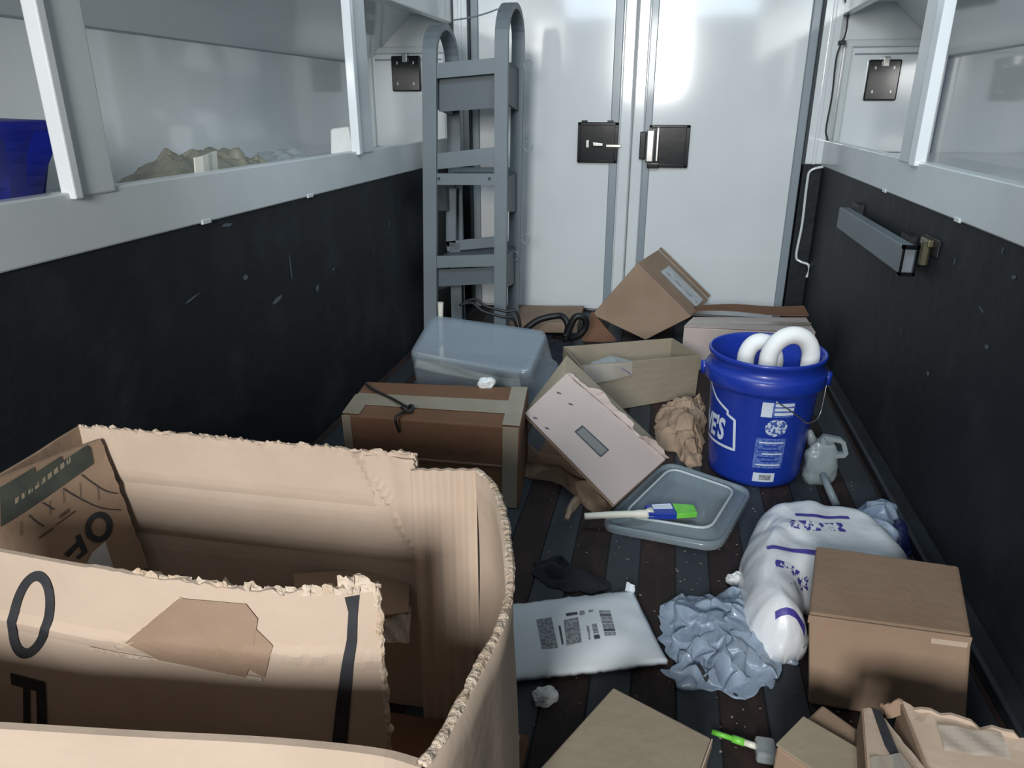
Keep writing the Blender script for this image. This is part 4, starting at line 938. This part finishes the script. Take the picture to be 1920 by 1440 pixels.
for i in range(n-1): fs.append((idx(nvv, i, 0), idx(nvv, i+1, 0), idx(nvv, i+1, 1), idx(nvv, i, 1))); fs.append((idx(0, i, 1), idx(0, i+1, 1), idx(0, i+1, 0), idx(0, i, 0)))
mesh('right_wall', (vs, fs), KRAFT_PALE, e, smooth=True)
P2 = spline(path, 30); vs, fs = [], []; n = len(P2)
for i, p_ in enumerate(P2):
    d = (P2[min(i+1, n-1)]-P2[max(i-1, 0)]).normalized(); nr = V((-d.y, d.x, 0)).normalized()
    k_ = .8+.35*nz(p_, 60, 2)+.2*nz(p_, 200, 4)
    for a_ in range(6):
        an = 2*math.pi*a_/6; vs.append(p_+nr*math.cos(an)*.0060*k_+V((0, 0, 1))*(math.sin(an)*.0035*k_))
for i in range(n-1):
    for k in range(6): a, b = i*6+k, i*6+(k+1) % 6; fs.append((a, b, b+6, a+6))
fs += [tuple(range(6)), tuple((n-1)*6+k for k in range(6))][:2]
mesh('rolled_lip', (vs, fs), EDGE, e)
# front wall (nearest), its rim crosses the bottom left of the picture
FW0, FW1 = V((-.985, .352, .5)), P[-1].copy()
A1 = rim(0, 1362); A2 = rim(500, 1385)
fp = [FW1, rim(700, 1408, .465), rim(500, 1388, .452), rim(250, 1375, .45), rim(0, 1360, .45), rim(-200, 1350, .45), V((-.985, .40, .45))]
Pf_ = spline(fp, 6); vs, fs = [], []; n = len(Pf_)
for p_ in Pf_:
    for dy in (.004, -.004):
        vs += [V((p_.x, p_.y+dy, p_.z)), V((p_.x, p_.y+dy, 0))]
for i in range(n-1):
    k = i*4; fs += [(k, k+1, k+5, k+4), (k+2, k+6, k+7, k+3), (k, k+4, k+6, k+2), (k+1, k+3, k+7, k+5)]
fs += [(0, 2, 3, 1), (4*n-4, 4*n-3, 4*n-1, 4*n-2)]
mesh('front_wall', (vs, fs), KRAFT_PALE, e)
# carton floor and a loose brown bottom flap with clear tape
mesh('carton_floor', bx(-.975, -.16, .45, .92, .006, .012), KRAFT_DARK, e)
g = [at(550, 1078, z=.27), at(768, 1073, z=.27), at(766, 1150, z=.235), at(560, 1185, z=.235)]
mesh('bottom_flap', sheet(g[3], g[2], g[1], g[0], 10, 8, .005, lambda u, v: .006*math.sin(3*u)), KRAFT, e)
g2 = [at(676, 1185, z=.225), at(770, 1135, z=.24), at(768, 1205, z=.215), at(690, 1205, z=.215)]
mesh('clear_tape', sheet(g2[3], g2[2], g2[1], g2[0], 12, 6, .001, lambda u, v: .006*math.sin(19*u+6*v)), TAPE_CLEAR, e)

# printed front panel standing in the carton (torn top)
q = [rim(-160, 1010, .50), rim(0, 1036, .50), rim(150, 1060, .50), rim(330, 1085, .49), rim(480, 1106, .485), rim(600, 1108, .488), rim(705, 1100, .495)]
P = spline(q, 14); n = len(P)
e2 = e
vs, fs = [], []; NV = 30
p_end = P[-1]
for j in range(NV+1):
    t = j/NV
    for i, p_ in enumerate(P):
        s_ = i/(n-1); ztop = p_.z + (.004*nz(p_, 80, 2)+.003*nz(p_, 200, 5) if s_ > .35 else 0)
        z_ = ztop*(t)+.05*(1-t)
        y_ = p_.y + .003*math.exp(-((z_-.395)/.008)**2)*(-1) + .004*math.sin(5*s_+2*t) + (.0 - .03*(1-t))*0
        x_ = p_.x + (.004*nz((0, 0, z_), 60, 3) if i == n-1 else 0)
        vs.append(V((x_, y_, z_)))
N0 = len(vs); vs += [v+V((0, .006, 0)) for v in vs]
for j in range(NV):
    for i in range(n-1):
        a = j*n+i; fs.append((a, a+1, a+n+1, a+n)); fs.append((N0+a, N0+a+n, N0+a+n+1, N0+a+1))
for i in range(n-1): a = NV*n+i; fs.append((a, a+1, N0+a+1, N0+a)); fs.append((i, N0+i, N0+i+1, i+1))
for j in range(NV): a = j*n+n-1; fs.append((a, N0+a, N0+a+n, a+n)); a = j*n; fs.append((a, a+n, N0+a+n, N0+a))
fp_ = mesh('printed_panel', (vs, fs), KRAFT_PALE, e, smooth=False)
ragged([P[i]+V((0, .003, 0)) for i in range(int(n*.42), n, 6)]+[P[-1]+V((0, .003, 0))], .006, 'torn_edge', fp_, EDGE, 14, 9)
ragged([P[-1]+V((-.0, .003, -.0)), P[-1]+V((-.02, .002, .004)), P[-1]+V((-.045, .003, .002))], .008, 'torn_edge', fp_, EDGE, 20, 19)
# vertical ragged right edge
ed = []
for j in range(0, 61):
    z_ = p_end.z-.003-j*.0072; r = nz((0, 0, z_), 70, 3)*.004+nz((0, 0, z_), 200, 5)*.003; ed.append(V((p_end.x+r-.001, p_end.y+.003, z_)))
mesh('torn_edge', tube(ed, [.0045+.002*nz(p_, 120, 1) for p_ in ed], 6), EDGE, fp_)
def onp(vf, m, nm, lift=.0015):
    qd = drape(vf, fp_, (0, 1, 0), lift)
    if qd[1]: mesh(nm, qd, m, fp_)
def densify(pts, k=12):
    out = []
    for a, b in zip(pts[:-1], pts[1:]): out += [a.lerp(b, i/k) for i in range(k)]
    return out+[pts[-1]]
ypl = P[len(P)//2].y
def pp(u, v_): return at(u, v_, y=.603+.029*u/700)
def band(pl, pr, m, nm):   # ribbon between two pixel polylines
    a = densify([pp(*p_) for p_ in pl]); b = densify([pp(*p_) for p_ in pr]); vs = []
    for p_, q_ in zip(a, b): vs += [p_, p_.lerp(q_, .5), q_]
    fs = []
    for i in range(len(a)-1): fs += [(3*i, 3*i+1, 3*i+4, 3*i+3), (3*i+1, 3*i+2, 3*i+5, 3*i+4)]
    onp((vs, fs), m, nm)
band([(645, 1122), (652, 1150), (650, 1200), (640, 1260), (632, 1330), (624, 1420)], [(671, 1120), (668, 1160), (668, 1205), (662, 1260), (658, 1330), (652, 1420)], INK, 'printed_stripe')
# big letters, turned a quarter clockwise as on the box
O = []
for k in range(40):
    a = 2*math.pi*k/40; O.append((a,))
ring_o, ring_i = [], []
for (a,) in O:
    cu, cv = 61, 1151; du, dv = math.cos(a), math.sin(a)
    uo, vo = 46*du, 86*dv; ui, vi = 27*du, 66*dv
    sk = lambda uu, vv: (cu+uu-.22*vv, cv+vv)
    ring_o.append(sk(uo, vo)); ring_i.append(sk(ui, vi))
ring_o.append(ring_o[0]); ring_i.append(ring_i[0])
a_ = [pp(*p_) for p_ in ring_o]; b_ = [pp(*p_) for p_ in ring_i]; vs = []
for p_, q_ in zip(a_, b_): vs += [p_, p_.lerp(q_, .5), q_]
onp((vs, [f for i in range(len(a_)-1) for f in ((3*i, 3*i+1, 3*i+4, 3*i+3), (3*i+1, 3*i+2, 3*i+5, 3*i+4))]), INK, 'letter')
def quadpp(ps):
    P4 = [pp(*p_) for p_ in ps]; rr = rect2(0, 0, 1, 1, 6, 6); return [P4[0].lerp(P4[1], v.x).lerp(P4[3].lerp(P4[2], v.x), v.y) for v in rr[0]], rr[1]
onp(join(quadpp([(16, 1288), (86, 1300), (84, 1278), (14, 1266)]), quadpp([(68, 1362), (88, 1362), (86, 1280), (66, 1280)]), quadpp([(40, 1362), (54, 1362), (54, 1290), (40, 1290)])), INK, 'letter')
# fold crease + peeled ply patch
onp(join(*[quadpp([(455, 1232), (505, 1258), (520, 1200), (480, 1160)])]), KRAFT, 'peeled_ply')
band([(180, 1200), (300, 1222), (420, 1243), (500, 1258)], [(180, 1206), (300, 1229), (420, 1250), (500, 1265)], EDGE, 'crease_line')
band([(225, 1200), (260, 1180), (310, 1140), (345, 1110)], [(235, 1205), (272, 1186), (320, 1146), (352, 1112)], EDGE, 'crease_line')
pl = [(250, 1190), (345, 1112), (470, 1122), (492, 1150), (480, 1230), (470, 1258), (400, 1245), (310, 1226)]
c_ = pp(380, 1180); vs = [c_]+[pp(*p_) for p_ in pl]
sub = []
for r in range(1, 7): sub += [c_.lerp(pp(*p_), r/6) for p_ in pl]
K8 = len(pl); fs = [(0, 1+k, 1+(k+1) % K8) for k in range(K8)]
for r in range(5):
    for k in range(K8): fs.append((1+r*K8+k, 1+r*K8+(k+1) % K8, 1+(r+1)*K8+(k+1) % K8, 1+(r+1)*K8+k))
onp(([c_]+sub, fs), KRAFT, 'peeled_ply', .0018)

# folded-in printed flap at the far left of the carton
ta, tb = at(-60, 915, z=.50), at(190, 824, z=.485)
bb_, ba = at(278, 1062, z=.25), at(40, 1200, z=.22)
side = mesh('folded_flap', sheet(ba, bb_, tb, ta, 20, 20, .006, lambda u, v: .004*math.sin(4*u+v), 'r', 6, .0015), KRAFT, e)
fn_ = (bb_-ba).cross(ta-ba).normalized()
if fn_.dot(_O-ba) < 0: fn_ = -fn_
def pf2(u, v_):
    r = _fw + _rt*((u-960)/F_PX) + _up*((720-v_)/F_PX); t = (bb_-_O).dot(fn_)/r.dot(fn_); return _O+r*t
def on2(vf, m, nm):
    q_ = drape(vf, side, -fn_, .0015)
    if q_[1]: mesh(nm, q_, m, side)
def quad2(ps, n1=16, n2=6):
    P4 = [pf2(*p_) for p_ in ps]; rr = rect2(0, 0, 1, 1, n1, n2); return [P4[0].lerp(P4[1], v.x).lerp(P4[3].lerp(P4[2], v.x), v.y) for v in rr[0]], rr[1]
on2(quad2([(0, 986), (197, 888), (186, 838), (0, 915)]), INK_GREEN, 'printed_band')
on2(quad2([(180, 845), (198, 888), (193, 832), (176, 824)]), INK_GREEN, 'printed_band')
for i in range(9):
    a, b = (30+14*i, 938-7.5*i), (39+14*i, 933-7.5*i); on2(quad2([(a[0], a[1]+9), (b[0], b[1]+9), (b[0], b[1]), (a[0], a[1])], 2, 2), KRAFT_GREY, 'band_lettering')
ro, ri = [], []
for k in range(29):
    a = 2*math.pi*k/28; ro.append(pf2(194+27*math.cos(a)+4*math.sin(a), 996+25*math.sin(a)-8*math.cos(a))); ri.append(pf2(194+15*math.cos(a)+3*math.sin(a), 996+15*math.sin(a)-5*math.cos(a)))
vs = []
for p_, q_ in zip(ro, ri): vs += [p_, q_]
on2((vs, [(2*i, 2*i+1, 2*i+3, 2*i+2) for i in range(28)]), INK, 'letter')
on2(join(quad2([(146, 1010), (156, 1006), (168, 1036), (158, 1040)], 3, 3), quad2([(122, 1040), (150, 1018), (156, 1024), (130, 1046)], 3, 3), quad2([(144, 1046), (166, 1030), (168, 1038), (150, 1050)], 3, 3)), INK, 'letter')
on2(join(*[quad2([(a, b), (a+wd, b-wd*.55), (a+wd, b-wd*.55-h_), (a, b-h_)], 3, 2) for a, b, wd, h_ in ((75, 1012, 30, 4), (110, 990, 40, 3), (118, 978, 20, 6))]), INK_BROWN, 'small_print')
def line2(ps, wd=.0016):
    pts = spline([pf2(*p_) for p_ in ps], 6); vs = []
    for i, p_ in enumerate(pts):
        d = (pts[min(i+1, len(pts)-1)]-pts[max(i-1, 0)]).normalized(); s_ = d.cross(fn_).normalized()*wd/2; vs += [p_+s_, p_-s_]
    on2((vs, [(2*i, 2*i+1, 2*i+3, 2*i+2) for i in range(len(pts)-1)]), INK, 'printed_line')
line2([(170, 905), (190, 920), (215, 935), (238, 940)]); line2([(130, 927), (160, 945), (200, 963), (240, 968)]); line2([(85, 948), (98, 956), (108, 962)]); line2([(56, 968), (70, 980), (86, 990)])
for u, v_ in ((130, 925), (165, 918), (100, 945), (200, 925), (40, 978)): line2([(u, v_), (u, v_+12), (u-1, v_+26)], .0009)
on2(quad2([(160, 1062), (215, 1072), (203, 1020), (175, 1040)], 4, 4), LABEL, 'label_patch')
